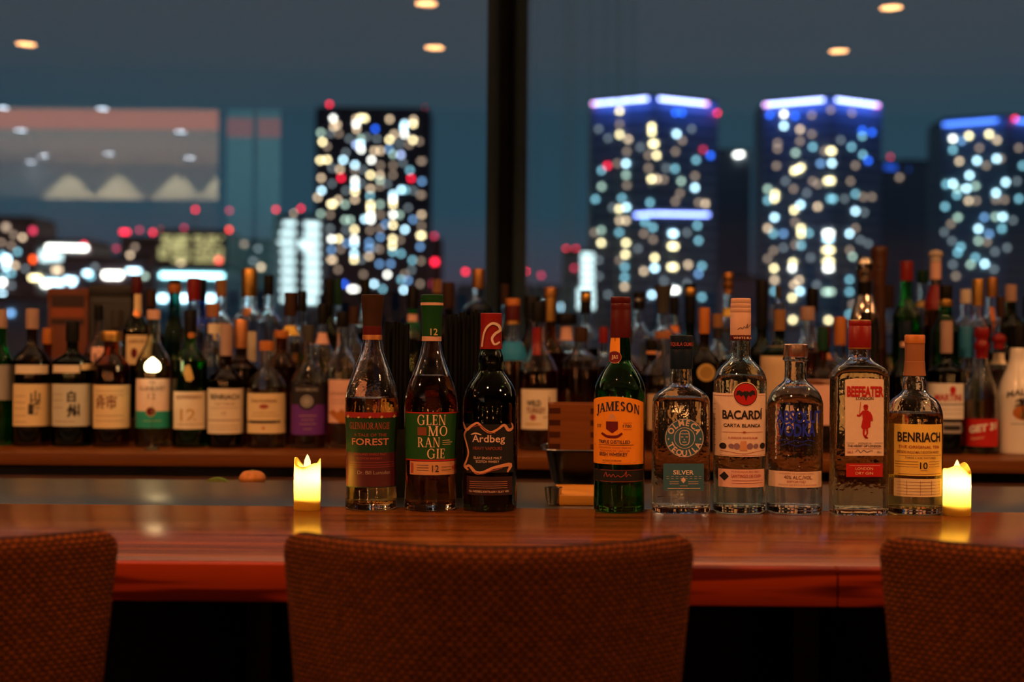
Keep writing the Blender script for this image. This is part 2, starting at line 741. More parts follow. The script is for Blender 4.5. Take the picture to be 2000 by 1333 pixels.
    def poly(self, pts, m, parent=0, off=.0010, name='emblem'):
        par = self.cur if parent == 0 else (self.root if parent is None else parent)
        P, T = list(pts), [tuple(t) for t in tessellate_polygon([[Vector((a, b, 0)) for a, b in pts]])]
        mid = {}

        def half(i, j):
            k = (min(i, j), max(i, j))
            if k not in mid:
                mid[k] = len(P)
                P.append(((P[i][0] + P[j][0]) / 2, (P[i][1] + P[j][1]) / 2))
            return mid[k]
        for _ in range(5):
            N = []
            for t in T:
                e = [(abs(P[t[k]][0] - P[t[(k + 1) % 3]][0]), k) for k in range(3)]
                L, k = max(e)
                if L > 6:
                    a, b_, c = t[k], t[(k + 1) % 3], t[(k + 2) % 3]
                    h = half(a, b_)
                    N += [(a, h, c), (h, b_, c)]
                else:
                    N.append(t)
            T = N
        V = []
        for px, py in P:
            x, z = self.loc(px, py)
            V.append(self.front(x, z, off))
        self.add((name, par, m), V, T)

    def disc(self, x, y, r, m, parent=0, off=.0010, name='emblem', ry=None, n=28, inner=0, make=False, rings=4):
        par = self.cur if parent == 0 else (self.root if parent is None else parent)
        V, Fc = [], []
        ry = ry or r
        for k in range(rings + 1):
            q = inner + (1 - inner) * k / rings
            for i in range(n):
                a = 2 * PI * i / n
                xx, z = self.loc(x + r * q * math.cos(a), y + ry * q * math.sin(a))
                V.append(self.front(xx, z, off))
        for k in range(rings):
            for i in range(n):
                j = (i + 1) % n
                Fc.append((k * n + i, k * n + j, (k + 1) * n + j, (k + 1) * n + i))
        if make:
            return mk(name, V, Fc, m, par)
        self.add((name, par, m), V, Fc)

    def stroke(self, pts, w, m, parent=0, off=.0011, name='lettering', sm=4):
        """brush line through photo pixels; w is one width or a list"""
        ws = w if isinstance(w, (list, tuple)) else [w] * len(pts)
        P = [(p[0], p[1], q) for p, q in zip(pts, ws)]
        if sm > 1 and len(P) > 2:
            P = smoothprof(P, sm)
        par = self.cur if parent == 0 else (self.root if parent is None else parent)
        V, Fc = [], []
        for i, (x, y, q) in enumerate(P):
            a, b = P[max(0, i - 1)], P[min(len(P) - 1, i + 1)]
            dx, dy = b[0] - a[0], b[1] - a[1]
            L = math.hypot(dx, dy) or 1
            nx_, ny_ = -dy / L * q / 2, dx / L * q / 2
            for s in (1, -1):
                xx, z = self.loc(x + nx_ * s, y + ny_ * s)
                V.append(self.front(xx, z, off))
        for i in range(len(P) - 1):
            Fc.append((2 * i, 2 * i + 1, 2 * i + 3, 2 * i + 2))
        self.add((name, par, m), V, Fc)

    def line(self, x0, x1, y, h, m, parent=0, off=.0011, name='rule', curve=0):
        n = 8
        self.stroke([(x0 + (x1 - x0) * i / n, y + curve * (2 * i / n - 1) ** 2) for i in range(n + 1)], h, m, parent, off, name, 1)

    def cap(self, prof, m, name='cap', lab=None, seg=36, n=2, parent=None):
        """prof: (half width px, y px) top to bottom; a closed stopper or sleeve"""
        pr = []
        for p in prof:
            pr.append((p[0] * self.dc / F, ZC + ray(self.cx, p[1])[1] * self.dc - self.zb, n))
        pr = pr[::-1]
        top = pr[-1]
        pr = [(0, pr[0][1], n)] + pr + [(top[0] * .93, top[1] + .0006, n), (0, top[1] + .0006, n)]
        V, Fc = lathe(pr, seg)
        o = mk(name, V, Fc, m, parent or self.root, smooth=35)
        if lab:
            o['label'] = lab
        return o

    def done(self):
        cnt = {}
        for (name, par, m), (V, Fc) in self.dec.items():
            mk(name, V, Fc, m, par, fix=False)
        self.dec = {}


# ------------------------------------------------------------------ room shell and setting
paint = mat('ceiling_paint', (.62, .58, .52), .8, noise=.03, nscale=4)
darkwall = mat('dark_wall_paint', (.05, .035, .028), .7, noise=.1, nscale=8)
carpet = mat('floor_carpet', (.035, .018, .012), .95, noise=.25, nscale=120, bump=.4)
alu = mat('dark_anodised_frame', (.0016, .0017, .002), .6, noise=.1, spec=.06)
alu2 = mat('grey_anodised_frame', (.028, .050, .066), .5, noise=.1, spec=.2)
YW = 4.0
structure(box('floor', -9, 7, -10.2, YW, -.06, 0, carpet))
structure(box('ceiling', -9, 7, -1.14, YW + .1, CEIL, CEIL + .12, paint))
darkceil = mat('grey_ceiling_panel', (.34, .33, .32), .8, noise=.03, nscale=4)
structure(box('ceiling_panel', -9, 7, -1.14, .20, CEIL - .005, CEIL - .0002, darkceil))
structure(box('wall_window_side', -9, 7, YW - .03, YW + .10, 0, 1.02, darkwall))
structure(box('wall_left', -9.1, -9, -10.2, YW, 0, 3.55, darkwall))
structure(box('wall_right', 7, 7.1, -3, YW, 0, 3.0, darkwall))
structure(box('wall_back', -1.52, 7, -1.35, -1.20, 0, CEIL, darkwall))


def pane_material():
    m = bpy.data.materials.new('window_glass')
    m.use_nodes = True
    n = m.node_tree.nodes
    l = m.node_tree.links
    n.clear()
    out = n.new('ShaderNodeOutputMaterial')
    mix = n.new('ShaderNodeMixShader')
    fr = n.new('ShaderNodeFresnel')
    fr.inputs['IOR'].default_value = 1.9
    tr = n.new('ShaderNodeBsdfTransparent')
    tr.inputs[0].default_value = (.97, .99, .99, 1)
    gs = n.new('ShaderNodeBsdfGlossy')
    gs.inputs['Roughness'].default_value = 0
    gs.inputs['Color'].default_value = (.95, .97, 1, 1)
    l.new(fr.outputs[0], mix.inputs[0])
    l.new(tr.outputs[0], mix.inputs[1])
    l.new(gs.outputs[0], mix.inputs[2])
    l.new(mix.outputs[0], out.inputs[0])
    return m


PANE = pane_material()
xm0, xm1 = at(975, 300, YW).x, at(1000, 300, YW).x
xl0, xr1 = at(950, 300, YW).x, at(1029, 300, YW).x
w1 = structure(box('window_1', -9, xl0 + .01, YW + .030, YW + .042, 1.02, CEIL, PANE))
w2 = structure(box('window_2', xr1 - .01, 7, YW + .030, YW + .042, 1.02, CEIL, PANE))
tr = structure(box('trim_1', xm0, xm1, YW - .05, YW + .10, 1.02, CEIL, alu, bev=.003))
structure(box('trim_2', xl0, xm0, YW - .005, YW + .09, 1.02, CEIL, alu2, bev=.003))
structure(box('trim_3', xm1, xr1, YW - .005, YW + .09, 1.02, CEIL, alu2, bev=.003))
structure(box('trim_4', -9, 7, YW - .03, YW + .10, 1.02, 1.05, alu, bev=.003))

# lounge behind the camera: seen only as a reflection in the window
pale = mat('pale_plaster', (.60, .60, .55), .8, noise=.03, nscale=3)
tealp = mat('teal_plaster', (.34, .72, .72), .7, noise=.05, nscale=3)
H2 = 3.45
structure(box('ceiling_lounge', -9, -1.4, -10.2, -1.14, H2, H2 + .1, pale))
structure(box('trim_5', -9, -1.4, -1.20, -1.14, CEIL, H2, darkwall))
structure(box('wall_far', -9, -1.4, -10.2, -9.90, 0, 2.985, darkwall))
structure(box('wall_far_upper', -9, -1.4, -10.2, -10.05, 2.985, H2, pale))
structure(box('trim_6', -1.52, -1.44, -10.0, -1.36, 0, H2, darkwall))
oranged = emis('orange_glow_strip', (1, .27, .10), 1.5)  # cove light put into the ceiling strip as its own glow
oranged2 = emis('orange_glow_band', (1, .26, .14), .8)  # orange light on the columns put in as glowing bands
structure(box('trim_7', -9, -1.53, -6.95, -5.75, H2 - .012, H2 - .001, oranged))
structure(box('wall_column', -2.643, -2.407, -5.3, -5.05, 0, H2, tealp))
structure(box('wall_column.001', -2.36, -2.147, -5.3, -5.05, 0, H2, tealp))
lampm = emis('warm_lamp_lens', (1, .42, .14), 22)
lampw = emis('white_lamp_lens', (.75, .88, 1), 16)
trimm = mat('downlight_trim', (.5, .45, .4), .4, metal=.3)


def downlight(x, y, z, lens, label, group, r=.048):
    t = thing('ceiling_downlight', label, 'ceiling light', (x, y, z), group)
    V, Fc = lathe([(r, -.001), (r + .014, -.004), (r + .016, 0), (r, .004)], 24, closed=True)
    mk('trim_ring', V, Fc, trimm, t, smooth=40)
    V, Fc = lathe([(0, -.0015), (r, -.0015), (r, .003), (0, .003)], 24)
    mk('lamp_lens', V, Fc, lens, t)


for k, (x, y, z) in enumerate(DOWN):
    row = ('nearest the guests', 'over the counter bottles', 'over the back shelf')[k // 5]
    downlight(x, y, z, lampm, 'small round warm recessed ceiling lamp in the row ' + row, 'warm ceiling lamps in the row ' + row)
lounge = [(5, 210), (200, 212), (40, 254), (352, 257), (85, 304), (212, 300), (370, 308), (60, 316), (415, 330), (55, 381)]
HC = H2 - ZC
for k, (px, py) in enumerate(lounge):
    u, v = ray(px, py)
    dv = HC / v
    x, y = u * dv, 2 * (YW + .03) - dv
    downlight(x, y, H2 - .001, lampw, 'small round white recessed ceiling lamp of the lounge mirrored in the window', 'white lounge ceiling lamps', .055)
    if k % 2 == 0:
        spot(x, y, H2 - .03, 22, 130, .5, .05, (1, .85, .65))
# wall washers that throw scallops of light on the far upper wall
for px in (130, 227, 342, 430):
    u, v = ray(px, 330)
    dv = 18.0
    spot(u * dv, -9.938, H2 - .02, 26000, 79, .35, .012, (1, .80, .48))
area('lounge_fill', (-5.2, -7.2, 2.5), (-5.2, -7.2, 3.4), 6.5, 4.0, 55, (.95, .95, .80))  # added fill that lifts the lounge ceiling
for x_, sx0, sx1 in ((-2.525, -2.643, -2.407), (-2.255, -2.36, -2.147)):
    spot(x_ + .1, -3.4, H2 - .05, 42 if x_ < -2.5 else 24, 80, .9, .1, (.85, 1, .95), tgt=(x_, -5.05, 2.5))  # added spots that brighten the columns
    if x_ < -2.5:
        structure(box('trim_10', -2.715, -2.645, -5.30, -5.0, 0, H2, darkwall))
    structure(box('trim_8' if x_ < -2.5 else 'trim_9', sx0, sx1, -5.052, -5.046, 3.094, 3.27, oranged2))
# ------------------------------------------------------------------ bar counter
barwood = wood('bar_top_wood', (.068, .016, .0022), (.30, .088, .014), .19, sx_=.7, sy_=19, bump=.22, spec=.26, lo=.36, hi=.66)
fascia = wood('bar_edge_wood', (.085, .006, .001), (.30, .030, .004), .45, sx_=.8, sy_=20, sz_=24, bump=.08, ring=.40, spec=.1)
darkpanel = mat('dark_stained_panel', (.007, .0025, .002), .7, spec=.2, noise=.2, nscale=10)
postm = mat('reddish_post_wood', (.028, .006, .004), .6, spec=.2, noise=.15, nscale=14)
YF, YB = 1.487, 2.0
t = thing('bar_counter', 'long polished reddish brown wooden bar counter with square front edge', 'bar counter', (0, (YF + YB) / 2, 0))


def child(o, p):
    o.parent = p
    o.matrix_parent_inverse = p.matrix_basis.inverted()
    return o


child(box('top_board', -3.2, 3.0, YF + .018, YB, BAR - .040, BAR, barwood, bev=.002), t)
xj = at(1637, 1140, YF).x
child(box('front_edge', -3.2, xj - .0006, YF, YF + .0178, BAR - .041, BAR - .0005, fascia, bev=.002), t)
child(box('front_edge', xj + .0006, 3.0, YF, YF + .0178, BAR - .041, BAR - .0005, fascia, bev=.002), t)
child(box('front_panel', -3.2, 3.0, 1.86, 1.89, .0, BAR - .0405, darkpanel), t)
for px in (-560, 505, 1575, 2640):
    xx = at(px, 1250, 1.80).x
    child(box('post', xx - .016, xx + .016, 1.80, 1.86, 0, BAR - .0405, postm, bev=.002), t)
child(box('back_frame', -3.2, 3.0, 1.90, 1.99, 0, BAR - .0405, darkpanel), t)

# steel work counter behind the bar
steel = mat('brushed_steel', (.27, .29, .28), .30, metal=1, noise=.05, nscale=30)
ZW = .9925
t = thing('work_counter', 'narrow brushed steel work counter behind the bar counter', 'counter', (0, 2.2, 0))
child(box('steel_top', -3.2, 3.0, 2.004, 2.405, ZW - .03, ZW, steel, bev=.003), t)
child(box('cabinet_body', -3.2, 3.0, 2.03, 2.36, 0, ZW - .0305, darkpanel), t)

# back shelf with stepped tiers
shelfw = wood('shelf_wood', (.10, .030, .006), (.21, .066, .014), .35, sx_=.9, sy_=30, bump=.1, spec=.15)
shelfd = wood('shelf_rail_wood', (.05, .018, .008), (.10, .034, .014), .5, sx_=.9, sy_=30, bump=.1)
L0, L1, L2 = 1.0, 1.05, 1.10
YS = 2.895
t = thing('back_shelf', 'long stepped wooden back bar shelf under the window holding rows of bottles', 'shelf', (0, 3.3, 0))
child(box('shelf_board', -3.4, 3.2, YS, 3.90, L0 - .026, L0, shelfw, bev=.002), t)
tag(box('shelf_riser', -3.4, 3.2, 3.235, 3.514, L0, L1, shelfd, bev=.001), 'long low dark wooden riser board on the back shelf', 'riser')
tag(box('shelf_riser', -3.4, 3.2, 3.515, 3.90, L0, L2, shelfd, bev=.001), 'long tall dark wooden riser board at the rear of the back shelf', 'riser')
child(box('rail', -3.4, 3.2, YS + .03, YS + .055, L0 - .075, L0 - .0262, shelfd), t)
for px in (-330, 145, 620, 1095, 1570, 2050):
    xx = at(px, 930, YS).x
    child(box('divider', xx - .021, xx + .021, YS + .056, 3.85, 0, L0 - .0262, postm), t)
child(box('back_panel', -3.4, 3.2, 3.86, 3.89, 0, L0 - .0262, darkpanel), t)
child(box('lower_shelf', -3.4, 3.2, YS + .056, 3.86, .50, .52, darkpanel), t)

# ------------------------------------------------------------------ bar chairs


def weave():
    m = bpy.data.materials.new('woven_brown_fabric')
    m.use_nodes = True
    n = m.node_tree.nodes
    l = m.node_tree.links
    b = n['Principled BSDF']
    uv = n.new('ShaderNodeUVMap')
    uv.uv_map = 'UVMap'
    # wobble the thread rows a little
    ns = n.new('ShaderNodeTexNoise')
    ns.inputs['Scale'].default_value = 90
    l.new(uv.outputs[0], ns.inputs['Vector'])
    sc = n.new('ShaderNodeVectorMath')
    sc.operation = 'SCALE'
    sc.inputs['Scale'].default_value = .0022
    l.new(ns.outputs['Color'], sc.inputs[0])
    ad = n.new('ShaderNodeVectorMath')
    l.new(uv.outputs[0], ad.inputs[0])
    l.new(sc.outputs[0], ad.inputs[1])
    br = n.new('ShaderNodeTexBrick')
    br.offset = .5
    br.inputs['Scale'].default_value = 1.0
    br.inputs['Brick Width'].default_value = .0084
    br.inputs['Row Height'].default_value = .0046
    br.inputs['Mortar Size'].default_value = .0015
    br.inputs['Mortar Smooth'].default_value = .6
    br.inputs['Color1'].default_value = (.165, .038, .005, 1)
    br.inputs['Color2'].default_value = (.25, .060, .009, 1)
    br.inputs['Mortar'].default_value = (.012, .006, .005, 1)
    l.new(ad.outputs[0], br.inputs['Vector'])
    l.new(br.outputs['Color'], b.inputs['Base Color'])
    b.inputs['Roughness'].default_value = .9
    b.inputs['Specular IOR Level'].default_value = .08
    bp = n.new('ShaderNodeBump')
    bp.inputs['Strength'].default_value = .7
    bp.inputs['Distance'].default_value = .002
    bp.invert = True
    l.new(br.outputs['Fac'], bp.inputs['Height'])
    l.new(bp.outputs[0], b.inputs['Normal'])
    return m


WEAVE = weave()
chairleg = mat('dark_chair_leg_wood', (.03, .012, .008), .45, noise=.15, nscale=20)
ZT = 1.053             # top of chair back


def chair_back_mesh():
    W0, H, T, RC = .1945, .44, .030, .022
    nu = 48
    vs_ = [0, .002, .005, .009, .014, .022, .032, .05] + [.05 + (H - .05) * i / 20 for i in range(1, 20)] + [H - .014, H - .006, H - .002, H]
    V, UV = [], []
    nv = len(vs_)

    def hw(s):
        w = W0 - .040 * (s / H) ** .95
        for d in (s, H - s):
            if d < RC:
                w -= RC - math.sqrt(max(0, RC * RC - (RC - d) ** 2))
        return w
    for side in (0, 1):
        for s in vs_:
            w = hw(s)
            for i in range(nu + 1):
                q = 2 * i / nu - 1
                q = math.sin(q * PI / 2) * .35 + q * .65
                x = w * q
                e = min(s, H - s, W0 - .040 * (s / H) ** .95 - abs(x) if s > RC else w - abs(x) + .0)
                e = max(0, min(e, w - abs(x)))
                re = T * .5
                k = math.sqrt(max(0, 1 - (1 - min(1, e / re)) ** 2))
                ux = abs(x) / W0
                y = .108 * ux ** 2.1
                dydx = .108 * 2.1 * ux ** 1.1 / W0 * math.copysign(1, x)
                L = math.hypot(1, dydx)
                nx_, ny_ = dydx / L, -1 / L
                off = (T / 2) * k * (1 if side == 0 else -1)
                lean = -.10 * (H - s) * -1 * .0 + .06 * s
                V.append((x + nx_ * off, y + ny_ * off + lean, -s))
                UV.append((x * (1 + .3 * ux * ux) + (0 if side == 0 else .5), -s))
    Fc = []
    n1 = (nu + 1) * nv
    for side in (0, 1):
        for j in range(nv - 1):
            for i in range(nu):
                a = side * n1 + j * (nu + 1) + i
                f = (a, a + 1, a + nu + 2, a + nu + 1)
                Fc.append(f if side else f[::-1])
    me = bpy.data.meshes.new('backrest')
    me.from_pydata(V, [], Fc)
    uvl = me.uv_layers.new(name='UVMap')
    for lp in me.loops:
        uvl.data[lp.index].uv = UV[lp.vertex_index]
    bm = bmesh.new()
    bm.from_mesh(me)
    bmesh.ops.remove_doubles(bm, verts=bm.verts, dist=.0002)
    bmesh.ops.recalc_face_normals(bm, faces=bm.faces)
    for f in bm.faces:
        f.smooth = True
    bm.to_mesh(me)
    bm.free()
    return me


def seat_mesh():
    me = bpy.data.meshes.new('seat')
    bm = bmesh.new()
    vs = [bm.verts.new(v) for v in boxv(-.19, .19, .05, .46, -.085, 0)]
    for f in BF:
        bm.faces.new([vs[i] for i in f])
    bmesh.ops.bevel(bm, geom=bm.edges[:], offset=.028, segments=4, affect='EDGES', profile=.5)
    uv = bm.loops.layers.uv.new('UVMap')
    for f in bm.faces:
        f.smooth = True
        for lp in f.loops:
            c = lp.vert.co
            lp[uv].uv = (c.x, c.y + c.z)
    bm.to_mesh(me)
    bm.free()
    return me


def leg_mesh(x, y, lx, ly):
    V = []
    for z, r, px, py in ((0, .021, x, y), (-.60, .014, lx, ly)):
        V += [(px - r, py - r, z), (px + r, py - r, z), (px + r, py + r, z), (px - r, py + r, z)]
    me = bpy.data.meshes.new('leg')
    me.from_pydata(V, [], [(3, 2, 1, 0), (4, 5, 6, 7), (0, 1, 5, 4), (1, 2, 6, 5), (2, 3, 7, 6), (3, 0, 4, 7)])
    return me


bmh, smh = chair_back_mesh(), seat_mesh()
legs = [leg_mesh(sx_ * .16, yy, sx_ * .185, yy2) for sx_ in (-1, 1) for yy, yy2 in ((.09, .04), (.42, .45))]


def chair(x, y, label):
    t = thing('bar_chair', label, 'chair', (x, y, 0), 'woven bar chairs at the counter')
    link('backrest', bmh, WEAVE, t, (0, 0, ZT))
    link('seat', smh, WEAVE, t, (0, 0, .69))
    for me in legs:
        link('leg', me, chairleg, t, (0, 0, .606))
    f = box('footrest', -.172, .172, .432, .452, .22, .245, chairleg, t)
    return t


DC = 1.262
cxm = at(955, 1050, 1.36).x
chair(cxm, DC, 'brown woven fabric bar chair with curved back, between the two others')
chair(cxm - .549, DC, 'brown woven fabric bar chair cut off by the left picture edge')
chair(cxm + .568, DC, 'brown woven fabric bar chair cut off by the right picture edge')

# ------------------------------------------------------------------ LED candles
wax = bpy.data.materials.new('candle_wax')
wax.use_nodes = True
n = wax.node_tree.nodes
l = wax.node_tree.links
n.clear()
out = n.new('ShaderNodeOutputMaterial')
mx = n.new('ShaderNodeMixShader')
df_ = n.new('ShaderNodeBsdfDiffuse')
tl_ = n.new('ShaderNodeBsdfTranslucent')
nz = n.new('ShaderNodeTexNoise')
nz.inputs['Scale'].default_value = 40
cr = n.new('ShaderNodeValToRGB')
cr.color_ramp.elements[0].color = (.62, .46, .10, 1)
cr.color_ramp.elements[1].color = (.70, .54, .14, 1)
l.new(nz.outputs['Fac'], cr.inputs[0])
l.new(cr.outputs[0], df_.inputs[0])
tl_.inputs[0].default_value = (.95, .72, .18, 1)
mx.inputs[0].default_value = .80
l.new(df_.outputs[0], mx.inputs[1])
l.new(tl_.outputs[0], mx.inputs[2])
l.new(mx.outputs[0], out.inputs[0])
flame = emis('led_flame', (1, .80, .30), 2.2)
flame.cycles.emission_sampling = 'AUTO'


def candle(cx, ybase, label, hw_px, top_px, rot):
    r0 = hw_px / F * 1.96
    dfr = 1.945
    t = thing('led_candle', label, 'candle', (at(cx, 950, dfr + r0).x, dfr + r0, BAR), 'flickering LED candles on the counter')
    t.rotation_euler = (0, 0, rot)
    h = .0640
    seg = 40
    V, Fc = [], []
    rows = [(r0 * .97, 0), (r0, .002), (r0 * .99, .016), (r0 * .985, .032), (r0 * .985, .048)]
    for r, z in rows:
        for i in range(seg):
            a = 2 * PI * i / seg
            V.append((r * math.cos(a), r * math.sin(a), z))

    def wav(a):
        return h + .0052 * math.sin(2 * a + .6) + .0022 * math.sin(3 * a + 1.1) + .0010 * math.sin(5 * a)
    for r in (r0 * .985, r0 * .93, r0 * .72):
        for i in range(seg):
            a = 2 * PI * i / seg
            V.append((r * math.cos(a), r * math.sin(a), wav(a) - (0 if r > .9 * r0 else .006)))
    k = len(rows) + 3
    for j in range(k - 1):
        for i in range(seg):
            i2 = (i + 1) % seg
            Fc.append((j * seg + i, j * seg + i2, (j + 1) * seg + i2, (j + 1) * seg + i))
    V.append((0, 0, h - .012))
    for i in range(seg):
        Fc.append(((k - 1) * seg + i, (k - 1) * seg + (i + 1) % seg, len(V) - 1))
    Fc.append(tuple(reversed(range(seg))))
    mk('wax_body', V, Fc, wax, t, smooth=45)
    V, Fc = lathe([(0, h - .0115), (.0042, h - .010), (.0052, h - .004), (.0040, h + .004), (.0018, h + .0095), (0, h + .0125)], 16)
    o = mk('flame_tip', V, Fc, flame, t, smooth=80)
    V, Fc = lathe([(0, .0012), (r0 * .86, .0012), (r0 * .80, .020), (r0 * .70, .0215), (0, .0215)], 24)
    mk('battery_base', V, Fc, mat('yellow_base_plastic', (.55, .40, .10), .5), t, smooth=40)
    d = bpy.data.lights.new('candle_led', 'POINT')
    d.energy = .46
    d.color = (1, .70, .22)
    d.shadow_soft_size = .006
    o = bpy.data.objects.new('candle_led', d)
    COL.objects.link(o)
    o.parent = t
    o.location = (0, -.002, .046)
    return t


candle(600, 1002, 'glowing yellow LED candle standing alone beside the whisky bottles', 26, 893, 2.5)
candle(1869, 1012, 'glowing yellow LED candle standing next to the yellow labelled bottle', 27, 905, .4)

# ------------------------------------------------------------------ the nine bottles on the counter
K, CR, PE, RD, GN = paper('ink'), paper('cream'), paper('peach'), paper('red'), paper('green')
DFR = 1.945
FG = 'spirit bottles lined up on the counter'


def fb(name, label, cx, hw_, prof, gl, **kw):
    dc = DFR + hw_ / F * 1.98 * kw.get('ratio', 1)
    return Bottle(name, label, cx, 800, dc, BAR, prof, gl, group=FG, **kw)


# 1 tall pear shaped whisky with dark forest label
b = fb('whisky_bottle', 'pear shaped whisky bottle with dark green and maroon label, next to the lone candle', 726, 51,
       [(16, 640), (17, 660), (19, 672), (23, 690), (31, 712), (41, 738), (48, 760), (51.5, 783), (52, 805), (50, 840), (48, 880), (47.5, 920), (49, 955), (51, 980), (51.5, 996)],
       'clear', liq='whisky', level=777, seg=48)
b.cap([(22.5, 577), (21.5, 600), (20, 608), (18.5, 634), (18, 639)], capmat('brown'), lab='dark brown stopper')
b.cap([(18.6, 638), (18.8, 640), (18.8, 655)], capmat('maroon'), 'neck_band')
b.cap([(19.2, 654.8), (19.4, 656), (19.6, 664)], capmat('copper'), 'neck_ring')
lb = b.patch('label', 674, 778, 806, 952, paper('dkgreen'), nx=30, nz=14, lab='dark green label with maroon lower half')
b.patch('lower_band', 674, 778, 884, 950, mat('dark_wine_paper', (.075, .008, .014), .5), lb, off=.0010, nx=26)
b.patch('red_border', 674, 778, 805, 815, paper('dimred'), lb, off=.0010, nx=24, nz=2)
dr = mat('dull_red_print', (.40, .07, .045), .5)
pk = mat('salmon_foil_print', (.78, .30, .20), .35, metal=.3)
b.text('GLENMORANGIE', 722, 838, 13, 84, dr, font='serif')
b.text('A TALE OF THE', 724, 852, 5.5, 66, dr)
b.text('FOREST', 724, 869, 13, 76, pk, bold=.012)
b.text('HIGHLAND SINGLE MALT', 724, 889, 4.5, 66, dr, off=.0016)
b.text('SCOTCH WHISKY', 722, 897, 4.2, 50, dr, off=.0016)
for y in (903, 908, 912):
    b.line(686, 766, y, .7, dr, off=.0016)
b.text('Dr. Bill Lumsden', 732, 926, 7, 66, mat('faint_script_print', (.42, .30, .22), .5), off=.0016)
# scattered foliage marks on the red border
for k in range(14):
    x = 678 + k * 7.2
    b.poly([(x, 815), (x + 3, 810 + (k * 5) % 4), (x + 6, 814), (x + 3, 817)], paper('dimred') if k % 3 else mat('leaf_gold_print', (.6, .42, .18), .4), off=.0015)
b.done()

# 2 green label twelve year old
b = fb('whisky_bottle', 'tall pear shaped whisky bottle with bright green label and green capsule', 842, 51,
       [(16, 640), (17, 662), (19, 674), (24, 697), (32, 720), (42, 745), (49, 768), (51.5, 790), (52, 810), (51, 850), (49.5, 890), (49, 930), (50, 962), (51, 984), (51, 996)],
       'clear', liq='dark_whisky', level=734, seg=48)
c = b.cap([(22, 577), (22, 598), (20, 612), (19, 640), (18.6, 667)], capmat('green'), 'capsule', lab='green foil capsule')
b.cap([(22.4, 592), (22.4, 597)], capmat('peach'), 'cream_stripe', parent=c)
b.cap([(19.2, 658), (19.2, 666.5)], capmat('peach'), 'cream_band', parent=c)
gfo = mat('dull_gold_print', (.62, .46, .22), .4, metal=.3)
lb = b.patch('label', 791, 893, 806, 899, GN, nx=30, nz=12, lab='bright green label')
b.patch('red_border', 793, 893, 805, 807, RD, lb, off=.0009, nx=20, nz=1)
b.patch('red_border', 793, 893, 897, 899.5, RD, lb, off=.0009, nx=20, nz=1)
pg = mat('pale_peach_print', (.86, .58, .38), .45)
b.text('GLEN', 844, 830, 20, 56, pg, font='serif')
b.text('MO', 856, 851, 19, 38, pg, font='serif')
b.text('RAN', 838, 873, 19, 43, pg, font='serif')
b.text('GIE', 852, 895, 19, 34, pg, font='serif')
b.patch('signet_square', 817, 834, 834, 850, mat('rust_print', (.22, .05, .015), .6), lb, off=.0010, nx=4, nz=2)
b.line(864, 877, 860, 1, pg), b.line(864, 882, 864, 1, pg), b.line(864, 879, 868, 1, pg)
l2 = b.patch('lower_label', 801, 892, 901, 927, mat('tan_label_paper', (.62, .30, .14), .5), nx=22, nz=4, lab='tan strip label with the number 12')
b.cur = l2
b.text('12', 851, 921, 13, 13, K)
b.line(815, 838, 908, .8, K), b.line(815, 838, 913, .8, K), b.line(815, 838, 918, .8, K), b.line(862, 880, 912, .8, K), b.line(862, 880, 918, .8, K)
b.poly([(803, 904), (808, 904), (808, 924), (803, 924)], dr)
b.disc(886, 914, 5, dr, n=16)
b.done()
# print on the capsule
b2 = b
x12, z12 = b.loc(850, 655)
v, f, x0, x1 = glyphs('12', .01)
sc = 13 / F * 1.96
b.add(('lettering', c, gfo), [((a - .4) * sc, -b.rad(z12) - .0026, z12 + q * sc) for a, q in v], f)
b.done()

# 3 black bottle with dragon scroll
b = fb('whisky_bottle', 'near black whisky bottle with red capsule and flowing ribbon scroll label', 958, 53,
       [(17, 660), (20, 684), (23.5, 694), (25, 706), (24.5, 718), (25, 727), (33, 738), (43, 752), (50, 768), (53, 786), (53.5, 810), (53.5, 870), (53.5, 940), (53, 980), (52, 996)],
       'dark_green', liq='cola', level=757, seg=48)
c = b.cap([(21, 613), (21, 616), (20.5, 640), (21, 668), (22, 682)], capmat('red'), 'capsule', lab='red capsule with pale dragon print')
dg = mat('pale_dragon_print', (.66, .50, .38), .5)
# serpent on the capsule
Vd, Fd = [], []
path = smoothprof([(-17, 678, 3), (-14, 655, 3.5), (-8, 640, 4), (3, 632, 5), (14, 636, 5.5), (17, 645, 5), (8, 652, 5), (2, 662, 4.5), (7, 673, 4), (17, 668, 3.5)], 5)
for i, (x, y, w) in enumerate(path):
    a_, b_ = path[max(0, i - 1)], path[min(len(path) - 1, i + 1)]
    dx, dy = b_[0] - a_[0], b_[1] - a_[1]
    L = math.hypot(dx, dy)
    for s in (1, -1):
        xx, yy = x - dy / L * w / 2 * s, y + dx / L * w / 2 * s
        zz = ZC + ray(958, yy)[1] * 1.965 - BAR
        th = math.asin(max(-.98, min(.98, xx / 21.5)))
        rr = 21.6 * b.dc / F + .0005
        Vd.append((rr * math.sin(th), -rr * math.cos(th), zz))
Fd = [(2 * i, 2 * i + 1, 2 * i + 3, 2 * i + 2) for i in range(len(path) - 1)]
mk('dragon_print', Vd, Fd, dg, c, fix=False)
lb = b.patch('label', 910, 1002, 828, 922, paper('black'), nx=26, nz=12, lab='black label framed by a scroll ribbon')
rb = mat('scroll_ribbon_print', (.66, .30, .15), .45)
rb2 = mat('scroll_shade_print', (.28, .06, .03), .5)
b.stroke([(906, 826), (912, 840), (922, 832), (934, 826), (944, 836), (958, 844), (972, 838), (984, 830), (992, 840), (1000, 836), (998, 826)], [2, 5, 4.5, 4, 5, 5, 4, 5, 6, 3.5, 1.5], rb, name='scroll_ribbon')
